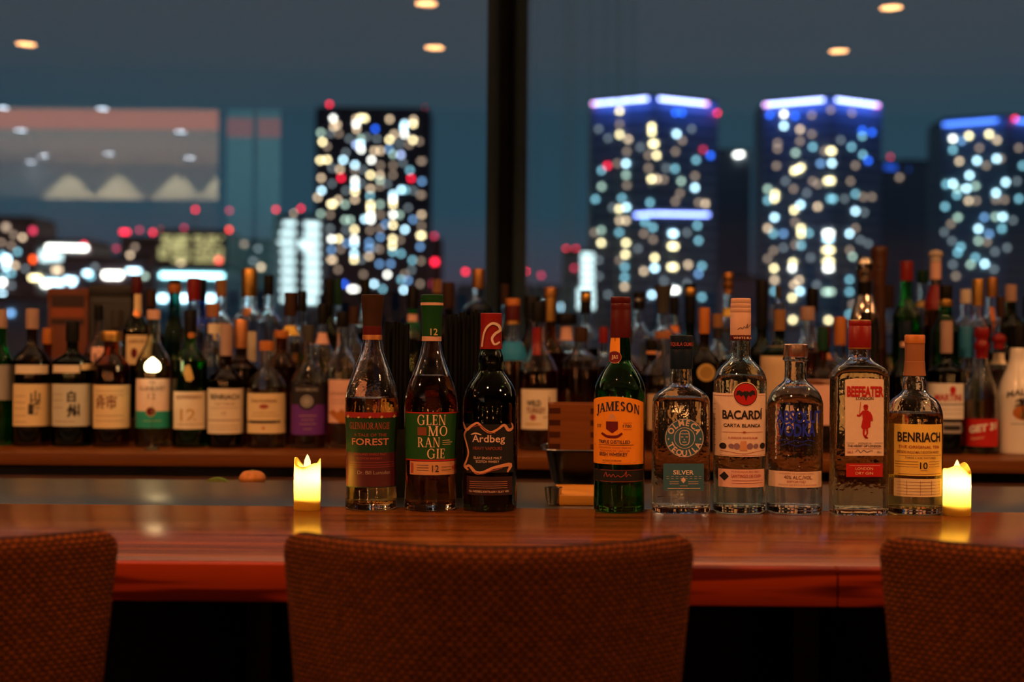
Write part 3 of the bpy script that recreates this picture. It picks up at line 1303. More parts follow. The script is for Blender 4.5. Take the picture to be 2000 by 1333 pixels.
b.stroke([(914, 838), (908, 850), (912, 866), (916, 884), (913, 898), (908, 912), (916, 918)], [4, 3.5, 3, 3, 3, 4, 3], rb, name='scroll_ribbon')
b.stroke([(910, 914), (918, 910), (930, 922), (944, 922), (960, 914), (976, 910), (996, 908), (990, 922)], [4, 5, 6, 6, 5, 6, 7, 3], rb, name='scroll_ribbon')
b.stroke([(922, 835), (938, 831), (952, 842), (968, 846)], [1, 2, 2, 1], rb2, off=.0015, name='scroll_shadow')
b.stroke([(924, 921), (940, 925), (958, 919), (980, 914)], [1, 2, 2, 1], rb2, off=.0015, name='scroll_shadow')
b.text('Ardbeg', 954, 863, 14, 66, mat('warm_white_print', (.80, .52, .38), .5), bold=.01)
b.stroke([(921, 849), (930, 846), (941, 849)], [1.5, 3, 1.5], pg)
b.text('HEAVY VAPOURS', 952, 878, 6, 58, rb2, bold=.015)
b.text('ISLAY SINGLE MALT', 952, 896, 4.8, 56, pg)
b.text('SCOTCH WHISKY', 952, 903, 4.6, 46, pg)
l2 = b.patch('lower_label', 912, 1000, 930, 966, mat('deep_wine_paper', (.030, .006, .008), .5), nx=22, nz=4)
b.cur = l2
for y in (940, 944, 948, 952):
    b.line(918, 990, y, .7, rb)
b.text('ARDBEG DISTILLERY ISLAY', 954, 961, 4, 62, pg)
b.text('70cl', 920, 961, 4, 9, pg), b.text('46%', 989, 961, 4, 9, pg)
b.done()

# 4 green whiskey bottle with amber label
b = fb('whiskey_bottle', 'green glass whiskey bottle with amber arched label and dark red capsule', 1210.5, 50,
       [(18, 660), (20, 680), (21, 704), (25, 713), (35, 727), (44, 743), (49, 758), (50, 774), (50, 830), (49.5, 900), (49.5, 960), (50, 985), (49, 996)],
       'green', liq='green', level=716, seg=48)
c = b.cap([(19, 581), (19.6, 583), (19.6, 592), (19, 593), (19.8, 595), (19.5, 604), (19.2, 606), (19.8, 608), (20, 657), (19.6, 660)], capmat('maroon'), 'capsule', lab='dark red ribbed capsule')
nl = b.patch('neck_label', 1194, 1212, 645, 692, paper('amber'), nx=6, nz=6, keep=False, lab='narrow amber strip label')
b.disc(1202.5, 698, 11.5, paper('maroon'), parent=nl, off=.0012, name='seal')
b.disc(1202.5, 698, 12.3, paper('copper'), parent=nl, off=.0009, name='seal_ring')
b.text('JJ&S', 1202.5, 701, 7, 13, pg, parent=nl, off=.0016)
b.line(1203, 1203.8, 650, 34, K, parent=nl)
lb = b.patch('label', 1128, 1257, 786, 906, paper('amber'), nx=40, nz=14, arch=12, lab='amber label with dark blue lettering')
nv = paper('navy')
b.text('JAMESON', 1204, 802, 18, 95, nv, font='serif', curve=9, bold=.09)
b.poly([(1184, 823), (1206, 823), (1206, 838), (1195, 846), (1184, 838)], paper('maroon'), name='crest')
b.stroke([(1189, 821), (1195, 811), (1201, 821)], [4, 7, 4], rb, name='crest')
b.stroke([(1176, 846), (1185, 852), (1195, 853), (1205, 852), (1214, 846)], [4, 5, 5, 5, 4], paper('maroon'), name='crest_ribbon')
b.text('EST', 1172, 835, 6, 12, nv), b.text('1780', 1224, 835, 6, 17, nv)
b.line(1216, 1233, 826, .7, RD), b.line(1216, 1233, 838.5, .7, RD)
b.text('TRIPLE DISTILLED', 1197, 866, 6.5, 66, nv, bold=.01)
b.line(1164, 1236, 869, .8, nv)
b.text('JOHN JAMESON WHISKEY MADE THE', 1198, 876, 3.6, 68, dr)
b.text('TRADITIONAL WAY SINCE 1780', 1198, 882, 3.6, 62, dr)
b.text('IRISH WHISKEY', 1196, 890.5, 7, 58, nv, bold=.012)
b.text('PRODUCT OF IRELAND', 1194, 901, 3.2, 38, nv)
b.line(1132, 1256, 904, .8, dr)
l2 = b.patch('lower_label', 1150, 1256, 917, 941, paper('black'), nx=24, nz=4)
b.cur = l2
b.stroke([(1180, 931), (1184, 922), (1186, 931), (1190, 926), (1193, 931), (1197, 926), (1201, 931), (1206, 928), (1211, 931), (1218, 927), (1222, 920), (1221, 931), (1226, 926), (1231, 930)], 1.1, dr, name='signature')
b.line(1166, 1254, 918, .7, dr), b.line(1166, 1254, 940, .7, dr)
b.done()

# 5 square tequila
b = fb('tequila_bottle', 'squarish clear tequila bottle with round dark disc label and navy capsule', 1330, 55, 
       [(19, 700, 2), (20, 722, 2), (21, 744, 2), (22, 752, 2), (34, 760, 2.4), (47, 769, 3.4), (53, 779, 4.5), (54, 792, 5), (54.5, 830, 5), (55, 900, 5), (55.5, 960, 5), (56, 985, 5), (55, 996, 5)],
       'clear', liq='tequila', level=776, seg=64, ratio=.72, per=2)
c = b.cap([(22, 656), (22.6, 658), (22.6, 682), (22.2, 683), (22.6, 684), (22.4, 719), (22, 721)], capmat('navy'), 'capsule', lab='dark navy foil capsule')
v, f, x0, x1 = glyphs('TEQUILA OLMECA', .01)
_, z12 = b.loc(1330, 676)
rr = 22.8 * b.dc / F + .0004
out_ = []
for a, q in v:
    th = (a - x0) / (x1 - x0) * 2.6 - 1.3
    out_.append((rr * math.sin(th), -rr * math.cos(th), z12 + q * 7 / F * 1.96))
mk('lettering', out_, f, dr, c, fix=False)
sb = paper('steelblue')
lb = b.disc(1335, 855, 38.5, sb, parent=None, off=.0010, make=True, name='label', n=40)
lb['label'] = 'round dark blue disc label'
b.cur = lb
wp = mat('warm_grey_print', (.70, .50, .38), .5)
b.disc(1335, 855, 37, wp, off=.0014, inner=.97, n=40, name='disc_rim', rings=1)
b.disc(1335, 855, 20.5, wp, off=.0014, inner=.95, n=32, name='inner_rim', rings=1)


def arctext(b, s, cx, cy_, r, a0, a1, h, m, inside=False):
    for i, ch in enumerate(s):
        a = math.radians(a0 + (a1 - a0) * i / (len(s) - 1))
        v, f, x0, x1 = glyphs(ch, .03)
        mid = (x0 + x1) / 2
        out = []
        for p, q in v:
            dx, dy = (p - mid) * h * .95, q * h
            # up points outward (or inward for the lower line)
            ux, uy = math.cos(a), -math.sin(a)
            if inside:
                rx, ry = -uy, ux
                rx, ry = -rx, -ry
                X, Y = cx + ux * r - ux * dy + (-(-uy)) * 0 + dx * (uy) * -1 * -1, cy_ + uy * r - uy * dy
                tx, ty = -uy, ux
                X, Y = cx + ux * (r - dy) + tx * -dx, cy_ + uy * (r - dy) + ty * -dx
            else:
                tx, ty = -uy, ux
                X, Y = cx + ux * (r + dy) + tx * dx, cy_ + uy * (r + dy) + ty * dx
            xx, z = b.loc(X, Y)
            out.append(b.front(xx, z, .0015))
        b.add(('lettering', b.cur, m), out, f)


arctext(b, 'OLMECA', 1335, 855, 24, 152, 28, 11, wp)
b.done()
arctext(b, 'TEQUILA', 1335, 855, 35, 208, 332, 11, wp, inside=True)
b.disc(1304, 857, 1.5, wp, off=.0014, n=10), b.disc(1366, 857, 1.5, wp, off=.0014, n=10)
# carved stone head
b.stroke([(1326, 846), (1326, 862), (1330, 868), (1340, 868), (1344, 862), (1344, 846), (1340, 841), (1330, 841), (1326, 846)], 1.4, wp, name='head_emblem')
b.line(1327, 1343, 847, 1, wp), b.line(1328, 1333, 853, 1.6, wp), b.line(1337, 1342, 853, 1.6, wp), b.line(1331, 1339, 863, 1.5, wp), b.line(1334, 1336, 858, 2, wp)
l2 = b.patch('lower_label', 1294, 1373, 905, 957, sb, nx=16, nz=6, lab='blue grey label reading silver')
b.cur = l2
b.text('SILVER', 1333, 926, 8.5, 40, mat('pale_print', (.82, .70, .58), .5), bold=.015)
b.poly([(1333, 931), (1338, 937), (1333, 943), (1328, 937)], wp)
b.line(1306, 1324, 940, 1, wp), b.line(1306, 1324, 944, 1, wp), b.line(1342, 1362, 940, 1, wp), b.line(1342, 1362, 944, 1, wp), b.line(1326, 1341, 948, 1, wp), b.line(1302, 1366, 953, 1, wp)
for x in range(1300, 1370, 9):
    b.line(x, x + 5, 930, .6, wp), b.line(x, x + 5, 934, .6, wp)
# raised key pattern near the foot
for x0 in (1283, 1312, 1341):
    b.stroke([(x0, 986), (x0, 970), (x0 + 22, 970), (x0 + 22, 982), (x0 + 9, 982), (x0 + 9, 977), (x0 + 15, 977)], 2.2, glass('clear'), parent=None, off=.0014, name='embossed_key', sm=1)
# moulded flutes on the shoulder
for x in range(1284, 1382, 10):
    b.stroke([(x, 781), (x, 800)], [3, 3], glass('clear'), parent=None, off=.0016, name='flute', sm=1)
b.done()

# 6 white rum
b = fb('rum_bottle', 'clear white rum bottle with cream label, red bat emblem and peach screw cap', 1445, 51,
       [(17, 664), (19.5, 672), (20, 690), (23, 702), (33, 712), (44, 724), (50, 738), (51.5, 755), (51.5, 830), (51, 900), (50.5, 950), (51, 985), (50.5, 996)],
       'pale_green', liq='water', level=733, seg=48)
c = b.cap([(19, 584), (19.6, 585.5), (19.6, 592), (19.2, 593), (19.8, 594), (19.8, 601), (19.3, 602), (19.9, 603), (19.9, 610), (19.4, 611), (20, 612), (20.2, 655)], capmat('peach'), 'capsule', lab='peach metal screw capsule')
b.cap([(20.4, 655), (20.6, 656), (20.6, 664), (20.3, 665)], capmat('maroon'), 'neck_band')
# signature and lettering on the capsule
rr = 20.3 * b.dc / F + .0006


def oncap(b, rr, pts, w, m, par, name='signature'):
    V = []
    P = smoothprof(pts, 4)
    for i, (x, y) in enumerate(P):
        a_, b_ = P[max(0, i - 1)], P[min(len(P) - 1, i + 1)]
        dx, dy = b_[0] - a_[0], b_[1] - a_[1]
        L = math.hypot(dx, dy) or 1
        for s in (1, -1):
            xx = (x - dy / L * w / 2 * s - b.cx) / F * 1.96
            zz = ZC + ray(b.cx, y + dx / L * w / 2 * s)[1] * 1.96 - BAR
            th = math.asin(max(-.99, min(.99, xx / rr)))
            V.append((rr * math.sin(th), -rr * math.cos(th), zz))
    mk(name, V, [(2 * i, 2 * i + 1, 2 * i + 3, 2 * i + 2) for i in range(len(P) - 1)], m, par, fix=False)


oncap(b, rr, [(1436, 644), (1442, 640), (1445, 643), (1449, 638), (1453, 641), (1456, 632), (1455, 641), (1460, 636), (1463, 634)], .9, K, c)
v, f, x0, x1 = glyphs('WHITE RUM', .01)
rr2 = 20.8 * b.dc / F + .0006
_, z12 = b.loc(1445, 662.5)
mk('lettering', [(rr2 * math.sin(((a - x0) / (x1 - x0) - .42) * 2.0), -rr2 * math.cos(((a - x0) / (x1 - x0) - .42) * 2.0), z12 + q * 4.5 / F * 1.96) for a, q in v], f, pg, c, fix=False)
lb = b.patch('label', 1396, 1496, 768, 891, PE, nx=30, nz=12, lab='cream peach label')
b.disc(1454, 770, 24, PE, off=.0009, name='emblem_ground')
b.disc(1454, 770, 22.3, K, off=.0012, name='emblem_ring')
b.disc(1454, 770, 20.8, RD, off=.0014, name='emblem')
b.poly([(1437, 764), (1442, 762), (1448, 766), (1452, 763), (1454, 765), (1456, 763), (1460, 766), (1466, 762), (1471, 764), (1472, 773), (1467, 770), (1463, 775), (1459, 771), (1456, 776), (1454, 784), (1452, 776), (1449, 771), (1445, 775), (1441, 770), (1436, 773)], K, off=.0018, name='bat_emblem')
b.line(1398, 1431, 773, .8, dr), b.line(1478, 1494, 773, .8, dr)
b.text('BACARDÍ', 1449, 818, 16.5, 84, K, bold=.028)
b.text('CARTA BLANCA', 1448, 834, 6.5, 76, K, bold=.015)
b.line(1412, 1488, 844, .7, dr), b.poly([(1447, 844), (1451, 841.5), (1455, 844), (1451, 846.5)], dr, off=.0014)
b.text('SUPERIOR WHITE RUM', 1449, 857, 4, 58, dr, bold=.01)
mv = mat('muted_violet_print', (.28, .15, .20), .5)
for x, r_ in ((1413, 6), (1427, 5), (1437, 6), (1462, 6), (1474, 5), (1488, 6)):
    b.disc(x, 871, r_, K if r_ == 6 and x in (1413, 1488) else mv, off=.0012, n=14, rings=1, name='medal')
b.poly([(1444, 861), (1455, 861), (1457, 880), (1442, 880)], rb, name='medal')
b.stroke([(1408, 880), (1428, 883), (1450, 886), (1470, 883), (1492, 880)], 1, dr, name='garland')
b.line(1397, 1495, 889, .8, dr)
for k in range(9):
    b.line(1397, 1402, 790 + k * 10, .7, K)
l2 = b.patch('lower_label', 1405, 1493, 916, 951, paper('salmon'), nx=20, nz=4, lab='narrow dull pink label')
b.cur = l2
b.poly([(1407, 930), (1415, 921), (1423, 930), (1415, 939)], K)
b.text('SANTIAGO DE CUBA', 1457, 932, 6, 62, dr, bold=.01)
b.text('FUNDADA EN 1862', 1455, 922.5, 3.4, 56, dr)
b.line(1428, 1488, 938, .7, dr), b.line(1428, 1488, 943, .7, dr)
b.done()

# 7 vodka
b = fb('vodka_bottle', 'clear rounded vodka bottle with bold blue lettering and metallic pink cap', 1553, 54,
       [(21.5, 696), (24.5, 699), (24.5, 704), (21.5, 706), (21, 716), (21, 736), (24, 746), (35, 755), (46, 767), (52.5, 783), (54, 800), (54, 860), (53.5, 930), (54, 985), (53, 996)],
       'clear', liq='water', level=757, seg=48)
b.cap([(23, 673), (23.8, 674), (23.8, 696), (23.4, 697)], capmat('rose'), 'cap', lab='pinkish metal screw cap')
cob = mat('cobalt_print', (.010, .030, .55), .45)
b.text('ABSOLUT', 1559, 825, 23, 94, cob, bold=.03, parent=None, off=.0012)
b.text('VODKA', 1553, 851, 24, 76, cob, bold=.03, parent=None, off=.0012)
b.stroke([(1520, 862), (1530, 858), (1540, 863), (1550, 859), (1562, 863), (1574, 859), (1588, 862)], 1.2, cob, parent=None, name='script_print')
b.stroke([(1524, 870), (1538, 866), (1552, 871), (1566, 867), (1582, 870)], 1, cob, parent=None, name='script_print')
lb = b.patch('label', 1503, 1605, 920, 951, PE, nx=26, nz=4, lab='narrow peach label low on the body')
b.text('40% ALC./VOL.', 1556, 935, 7, 56, mat('brown_print', (.22, .07, .035), .5), bold=.01)
b.text('IMPORTED', 1552, 942, 4.5, 36, dr), b.text('COUNTRY OF SWEDEN VODKA', 1554, 926, 3, 70, dr), b.text('PRODUCED AND BOTTLED IN AHUS SWEDEN', 1556, 948, 3, 78, dr)
b.done()

# 8 gin
b = fb('gin_bottle', 'square shouldered clear gin bottle with peach label, red lettering and red cap', 1678, 53,
       [(19, 680, 2), (21, 686, 2), (22, 698, 2), (28, 706, 2.2), (42, 715, 3.2), (50, 724, 5), (52.5, 734, 7), (53, 745, 8), (53, 800, 8), (53, 890, 8), (53, 960, 8), (53, 985, 8), (52, 996, 8)],
       'clear', liq='straw', level=716, seg=64, ratio=.62, per=2)
c = b.cap([(21, 627), (21.8, 629), (21.8, 636), (21.3, 637), (22, 638), (22, 681), (21.5, 683)], capmat('red'), 'cap', lab='red metal screw cap')
b.cap([(22.3, 679.5), (22.3, 682)], capmat('gold'), 'gold_ring', parent=c)
b.cap([(21.2, 625.9), (21.3, 627)], capmat('gold'), 'gold_edge', parent=c)
lb = b.patch('label', 1648, 1723, 742, 890, PE, nx=16, nz=14, arch=3, lab='tall peach label with red guardsman')
b.text('BEEFEATER', 1687, 774, 19, 72, RD, bold=.04)
b.text('LONDON', 1686, 778.5 + 0, 5.5, 34, K, bold=.01, off=.0015) if False else None
b.text('LONDON', 1686, 781, 5.8, 34, K, bold=.01)
# striding guardsman emblem
gd = paper('red')
b.disc(1688, 798, 4.2, gd, n=14, rings=1, name='guardsman_emblem')
b.poly([(1683, 793), (1693, 793), (1693, 796), (1683, 796)], gd, name='guardsman_emblem')
b.poly([(1684.5, 790), (1691.5, 790), (1692, 794), (1684, 794)], gd, name='guardsman_emblem')
b.poly([(1681, 802), (1694, 802), (1698, 812), (1697, 834), (1690, 838), (1682, 838), (1679, 834), (1682, 818)], gd, name='guardsman_emblem')
b.stroke([(1682, 805), (1675, 812), (1671, 810)], [4, 4, 3], gd, name='guardsman_emblem')
b.stroke([(1695, 805), (1699, 814), (1700, 822)], [4, 4, 3], gd, name='guardsman_emblem')
b.stroke([(1676, 812), (1677, 795), (1678, 785)], 1, gd, name='guardsman_emblem', sm=1)
b.stroke([(1685, 837), (1684, 848), (1689, 856)], [4.5, 3.5, 3], gd, name='guardsman_emblem')
b.stroke([(1690, 837), (1691, 846), (1688, 852), (1692, 856)], [4, 3, 3, 3], gd, name='guardsman_emblem')
b.line(1650, 1666, 865, .6, K), b.line(1705, 1721, 865, .6, K)
b.text('DISTILLED IN', 1686, 867, 3, 26, K), b.text('THE HEART OF LONDON', 1685, 873, 4.6, 66, K, bold=.012)
b.text('1863', 1657, 885, 5, 12, dr), b.text('70cl', 1714, 885, 4, 8, K)
b.stroke([(1668, 883), (1673, 878), (1678, 884), (1684, 879), (1690, 883), (1698, 880), (1702, 881)], .9, K, name='signature')
b.line(1652, 1719, 876, .6, dr)
l2 = b.patch('lower_label', 1650, 1721, 905, 931, RD, nx=14, nz=4, lab='red strip label')
b.cur = l2
b.text('LONDON', 1685, 917.5, 5.5, 34, pg, bold=.0), b.text('DRY GIN', 1685, 926.5, 5.5, 34, pg)
b.line(1656, 1716, 909, .6, pg)
b.done()

# 9 malt; candlelight yellow is put into its label paper
b = fb('whisky_bottle', 'rounded clear whisky bottle with candle-yellow tinted label and wooden stopper beside the candle', 1785.5, 54,
       [(18, 735), (21, 741), (23, 755), (23, 764), (30, 772), (42, 781), (50, 794), (54, 810), (54.5, 830), (54.5, 880), (54, 940), (54, 985), (53, 996)],
       'clear', liq='gold', level=806, seg=48)
b.cap([(19, 655), (19.6, 656), (19.6, 671)], capmat('orange'), 'stopper', lab='orange brown wooden stopper top')
b.cap([(18.8, 671), (18.8, 704), (18.6, 706), (19.5, 707), (20.3, 722), (21.8, 734)], capmat('wood'), 'neck_wrap', lab='reddish brown wrap round the neck')
lb = b.patch('label', 1731.5, 1839.5, 828, 928, paper('yellow'), nx=30, nz=12, lab='label tinted candle yellow with black lettering')
br_ = mat('brown_print', (.22, .07, .035), .5)
b.text('BENRIACH', 1793, 862, 18, 90, K, bold=.024)
b.text('THE ORIGINAL TEN', 1792, 875, 5.5, 84, dr, bold=.012)
b.text('SPEYSIDE SINGLE MALT SCOTCH WHISKY', 1790, 885, 5, 88, br_, bold=.01)
b.text('THREE CASK MATURED', 1794, 895.5, 4, 62, br_)
b.text('10', 1798.5, 915, 13, 15, K, bold=.015, name='age_number')
for y in (901, 906, 911):
    b.line(1750, 1788, y, .7, br_), b.line(1809, 1832, y, .7, br_)
b.line(1792, 1806, 918, .8, br_), b.line(1755, 1836, 889, .7, br_), b.line(1755, 1836, 925, .7, br_)
l2 = b.patch('lower_label', 1731.5, 1839.5, 934, 969, paper('palegold'), nx=26, nz=5, lab='pale yellow information label')
b.cur = l2
for y in (941, 947, 953, 959, 965):
    b.line(1745, 1834, y, .6, br_)
for x in (1746, 1768, 1792, 1814, 1833):
    b.stroke([(x, 938), (x, 966)], .6, br_, name='rule', sm=1)
b.text('10 YEARS', 1818, 932.5, 4, 12, K, parent=None)
b.done()

# ------------------------------------------------------------------ behind the counter: box, tray, straws
masu = wood('cedar_box_wood', (.17, .050, .010), (.25, .076, .016), .6, sx_=2, sy_=30, bump=.05, spec=.12)
masud = mat('cedar_end_grain', (.06, .015, .005), .7, spec=.1, noise=.2, nscale=90)
dM = 2.30
p0, p1 = at(1073, 790, dM), at(1175, 885, dM)
t = thing('cedar_box', 'square cedar wood measuring box with finger joints resting on the dark metal tray', 'box', ((p0.x + p1.x) / 2, dM + .043, p1.z))
w, h = (p1.x - p0.x) / 2, p0.z - p1.z
fl = box('floor_board', -w + .0085, w - .0085, -w + .0085, w - .0085, .0, .008, masu, t)
box('front_board', -w, w, -w, -w + .008, 0, h, masu, t, bev=.0006, seg=1)
box('back_board', -w, w, w - .008, w, 0, h, masu, t, bev=.0006, seg=1)
box('side_board', -w, -w + .008, -w + .0082, w - .0082, 0, h, masu, t)
box('side_board', w - .008, w, -w + .0082, w - .0082, 0, h, masu, t)
for k in range(4):
    z0 = .0055 + k * h / 4.05
    for s in (-1, 1):
        x0, x1 = (-w - .0002, -w + .018) if s < 0 else (w - .018, w + .0002)
        box('finger_joint', x0, x1, -w - .0006, -w + .001, z0, z0 + h / 9, masud, t)
zt = p1.z
# tray
traym = mat('dark_steel_tray', (.035, .030, .026), .28, metal=1, noise=.1)
rim = mat('bright_steel_rim', (.55, .50, .45), .2, metal=1, noise=.05)
xa, xb = at(1067, 890, 2.27).x, at(1192, 890, 2.27).x
cx_ = (xa + xb) / 2
zb0 = at(1100, 962, 2.27).z
zb0 = max(zb0, ZW + .012)
t = thing('metal_tray', 'dark steel bar tray with bright rim under the cedar box', 'tray', (cx_, dM + .043, zb0))
W1, D1, W0, D0, HH = (xb - xa) / 2, .070, (xb - xa) / 2 - .014, .056, zt - zb0 - .001
V, Fc = [], []
prof_ = [(0, 0, 0), (W0, D0, 0), (W0 + .003, D0 + .003, .004), (W1, D1, HH + .006), (W1 + .005, D1 + .005, HH + .006), (W1 + .005, D1 + .005, HH + .004), (W1 - .001, D1 - .001, HH + .0045), (W0 - .001, D0 - .001, .0050)]
for (a, d_, z) in prof_[1:]:
    for i in range(32):
        x, y = ring(1, 5, 1, 32)[i]
        V.append((a * x, d_ * y, z))
for j in range(6):
    for i in range(32):
        i2 = (i + 1) % 32
        Fc.append((j * 32 + i, j * 32 + i2, (j + 1) * 32 + i2, (j + 1) * 32 + i))
Fc.append(tuple(reversed(range(32))))
Fc.append(tuple(range(6 * 32, 7 * 32)))
mk('tray_body', V, Fc, traym, t, smooth=35)
pr = []
V, Fc = [], []
for (k_, z) in ((.0052, HH + .0055), (.0068, HH + .0065), (.0052, HH + .0078), (.0036, HH + .0065)):
    for i in range(32):
        x, y = ring(1, 5, 1, 32)[i]
        V.append(((W1 + k_) * x, (D1 + k_) * y, z))
for j in range(4):
    for i in range(32):
        i2, j2 = (i + 1) % 32, (j + 1) % 4
        Fc.append((j * 32 + i, j * 32 + i2, j2 * 32 + i2, j2 * 32 + i))
mk('rolled_rim', V, Fc, rim, t, smooth=60)
# the cedar box rests on a slatted insert
box('insert', -W0 + .004, W0 - .004, -D0 + .004, D0 - .004, .0055, HH + .0005, traym, t)
# amber block made up to carry the warm gleam low on the counter
blk = wood('amber_gleam_block', (.66, .27, .04), (.85, .38, .06), .4, sx_=2, sy_=30, bump=.05, spec=.15)
xa2, xb2 = at(1092, 975, 2.10).x, at(1200, 975, 2.10).x
t2 = box('gleam_block', xa2, xb2, 2.10, 2.26, ZW, at(1120, 968, 2.10).z, blk, bev=.002)
tag(t2, 'amber block added for the warm gleam on the steel counter below the metal tray', 'block')
t['label'] = 'dark steel bar tray with bright rim under the cedar box'
for sx_ in (-1, 1):
    for y_ in (-.04, .045):
        box('foot', sx_ * (W0 - .012) - .005, sx_ * (W0 - .012) + .005, y_ - .005, y_ + .005, ZW - zb0, .0005, traym, t)
# polished steel scoop edge beside the block
t3 = thing('bar_measure', 'small polished steel measure cup beside the amber gleam block', 'cup', (at(1081, 985, 2.10).x, 2.11, ZW))
V, Fc = lathe([(0, .0005), (.009, .0005), (.0115, .012), (.0135, .026), (.0128, .026), (.010, .012), (0, .004)], 28)
mk('cup_body', V, Fc, rim, t3, smooth=40)

# bundles of black straws in square black holders on the work counter
strawm = mat('black_plastic_straw', (.0015, .0015, .0015), .6, spec=.06, noise=.02, nscale=30)
holdm = mat('black_holder_plastic', (.003, .003, .003), .5, spec=.1, noise=.03)


def straw_mesh(L):
    V, Fc = lathe([(.0029, 0), (.0029, L), (.0023, L), (.0023, 0)], 10, closed=True)
    me = bpy.data.meshes.new('straw')
    me.from_pydata(V, [], Fc)
    for p in me.polygons:
        p.use_smooth = True
    return me


smesh = straw_mesh(.245)
smesh.materials.append(strawm)


def straws(x0p, x1p, ytop, label, hl, n, depth, yl, yr):
    xa, xb = at(x0p, 750, depth).x, at(x1p, 750, depth).x
    t = thing('straw_holder', hl, 'holder', ((xa + xb) / 2, depth, ZW))
    w = (xb - xa) / 2
    D = .034
    for nm, q in (('front_panel', (-w, w, -D, -D + .003)), ('back_panel', (-w, w, D - .003, D)), ('side_panel', (-w, -w + .003, -D + .003, D - .003)), ('side_panel', (w - .003, w, -D + .003, D - .003)), ('base', (-w + .003, w - .003, -D + .003, D - .003))):
        box(nm, *q, 0, .004 if nm == 'base' else .105, holdm, t)
    rows = max(3, n // 12)
    cols = int((2 * w - .008) / .0062)
    for i in range(cols):
        for j in range(rows):
            x = (xa + xb) / 2 - w + .0065 + i * .0062 + (j % 2) * .001
            y = depth - D + .010 + j * (2 * D - .02) / max(1, rows - 1)
            f = i / max(1, cols - 1)
            top = at(0, yl + (yr - yl) * f, depth).z + ROLL * 0 + random.uniform(-.006, .004)
            o = link('drinking_straw', smesh, None)
            o.location = (x, y, ZW + .0045)
            o.scale = (1, 1, (top - ZW - .0045) / .245)
            o.rotation_euler = (random.uniform(-.012, .012), random.uniform(-.006, .006), 0)
            tag(o, label, 'straw', label)


straws(746, 806, 618, 'thin black drinking straw standing in the bundle between the two pear shaped bottles', 'black straw holder between the two pear shaped bottles', 36, 2.22, 619, 628)
straws(866, 946, 602, 'thin black drinking straw standing in the bundle behind the dragon capsule bottle', 'black straw holder behind the dragon capsule bottle', 36, 2.22, 610, 599)
# fruit lying on the lower ledge behind the work counter
ledge = box('rear_ledge', -3.2, 3.0, 2.406, 2.56, ZW - .030, ZW - .012, steel)
child(ledge, bpy.data.objects['work_counter'])
limem = mat('lime_peel', (.16, .34, .02), .4, noise=.25, nscale=120, bump=.3)
limef = mat('lime_flesh', (.62, .74, .22), .5, noise=.2, nscale=200)
orp = mat('orange_peel', (.62, .22, .05), .45, noise=.2, nscale=150, bump=.4)
px0 = at(424, 944, 2.46)
t = thing('lime_wedge', 'small green lime wedge lying on the ledge behind the work counter', 'fruit', (px0.x, 2.46, ZW - .012))
V, Fc = [], []
R_, n_ = .022, 14
for i in range(n_ + 1):
    a = PI * i / n_
    for j, (w, k) in enumerate(((-.4, 1), (0, 1.04), (.4, 1))):
        V.append((R_ * math.cos(a) * k, R_ * math.sin(a) * w, R_ * math.sin(a) * k * .62))
V.append((0, 0, 0))
for i in range(n_):
    for j in range(2):
        a = i * 3 + j
        Fc.append((a, a + 3, a + 4, a + 1))
mk('peel', V[:-1], Fc, limem, t, smooth=70)
Fl = []
for j in (0, 2):
    for i in range(n_):
        Fl.append((i * 3 + j, (i + 1) * 3 + j, len(V) - 1))
mk('flesh', V, Fl, limef, t)
px0 = at(493, 942, 2.46)
V, Fc = lathe(smoothprof([(0, 0), (.014, .001), (.022, .009), (.0225, .016), (.016, .024), (.004, .0265), (0, .026)], 4), 24)
o = mk('peel', V, Fc, orp, thing('orange_fruit', 'small glossy orange fruit lying on the ledge behind the work counter', 'fruit', (px0.x, 2.46, ZW - .012)), smooth=60)
V, Fc = lathe([(0, .0245), (.002, .025), (.0022, .028), (0, .0285)], 8)
mk('stem_button', V, Fc, limem, o.parent)

# ------------------------------------------------------------------ bottles on the back shelf
BG = 'bottles on the back shelf under the window'
PLACED = [(at(1716, 660, 3.60).x, 3.60, .030), (at(1688, 620, 3.45).x, 3.45, .038)]          # (x, y, radius) of what already stands there


def level_of(d):
    return L0 if d < 3.235 else (L1 if d < 3.515 else L2)


CAND = {0: [3.08], 1: [3.185, 3.19], 2: [3.29, 3.37, 3.45, 3.47], 3: [3.57, 3.65, 3.73, 3.78, 3.80]}


def spot_for(cx, ym, hwpx, row):
    order = CAND[row] + [c for r in (2, 3) if r != row for c in CAND[r]]
    best = None
    for d in order:
        r = hwpx * d / F
        x = ray(cx, ym)[0] * d
        lo, hi = (YS, 3.235) if d < 3.235 else ((3.235, 3.515) if d < 3.515 else (3.515, 3.85))
        if d - r < lo + .001 or d + r > hi - .001:
            continue
        gap = min([math.hypot(x - a, d - b_) - r - q for a, b_, q in PLACED] or [9])
        if gap > .002:
            PLACED.append((x, d, r))
            return d
        if best is None or gap > best[0]:
            best = (gap, d, x, r)
    print('TIGHT', cx, row, hwpx, best[:2] if best else None)
    if best is None:
        return CAND[row][0]
    PLACED.append((best[2], best[1], best[3]))
    return best[1]


def fit(cx, ym, hw, row):
    """front row bottles keep their row; a crowded one is a touch slimmer"""
    if row == 0:
        d = CAND[0][0]
        for k in range(16):
            h = hw * (1 - k * .01)
            r, x = h * d / F, ray(cx, ym)[0] * d
            if min([math.hypot(x - a, d - b_) - r - q for a, b_, q in PLACED] or [9]) > .0006:
                PLACED.append((x, d, r))
                return h, d
        print('CROWDED', cx)
    return hw, spot_for(cx, ym, hw, row)


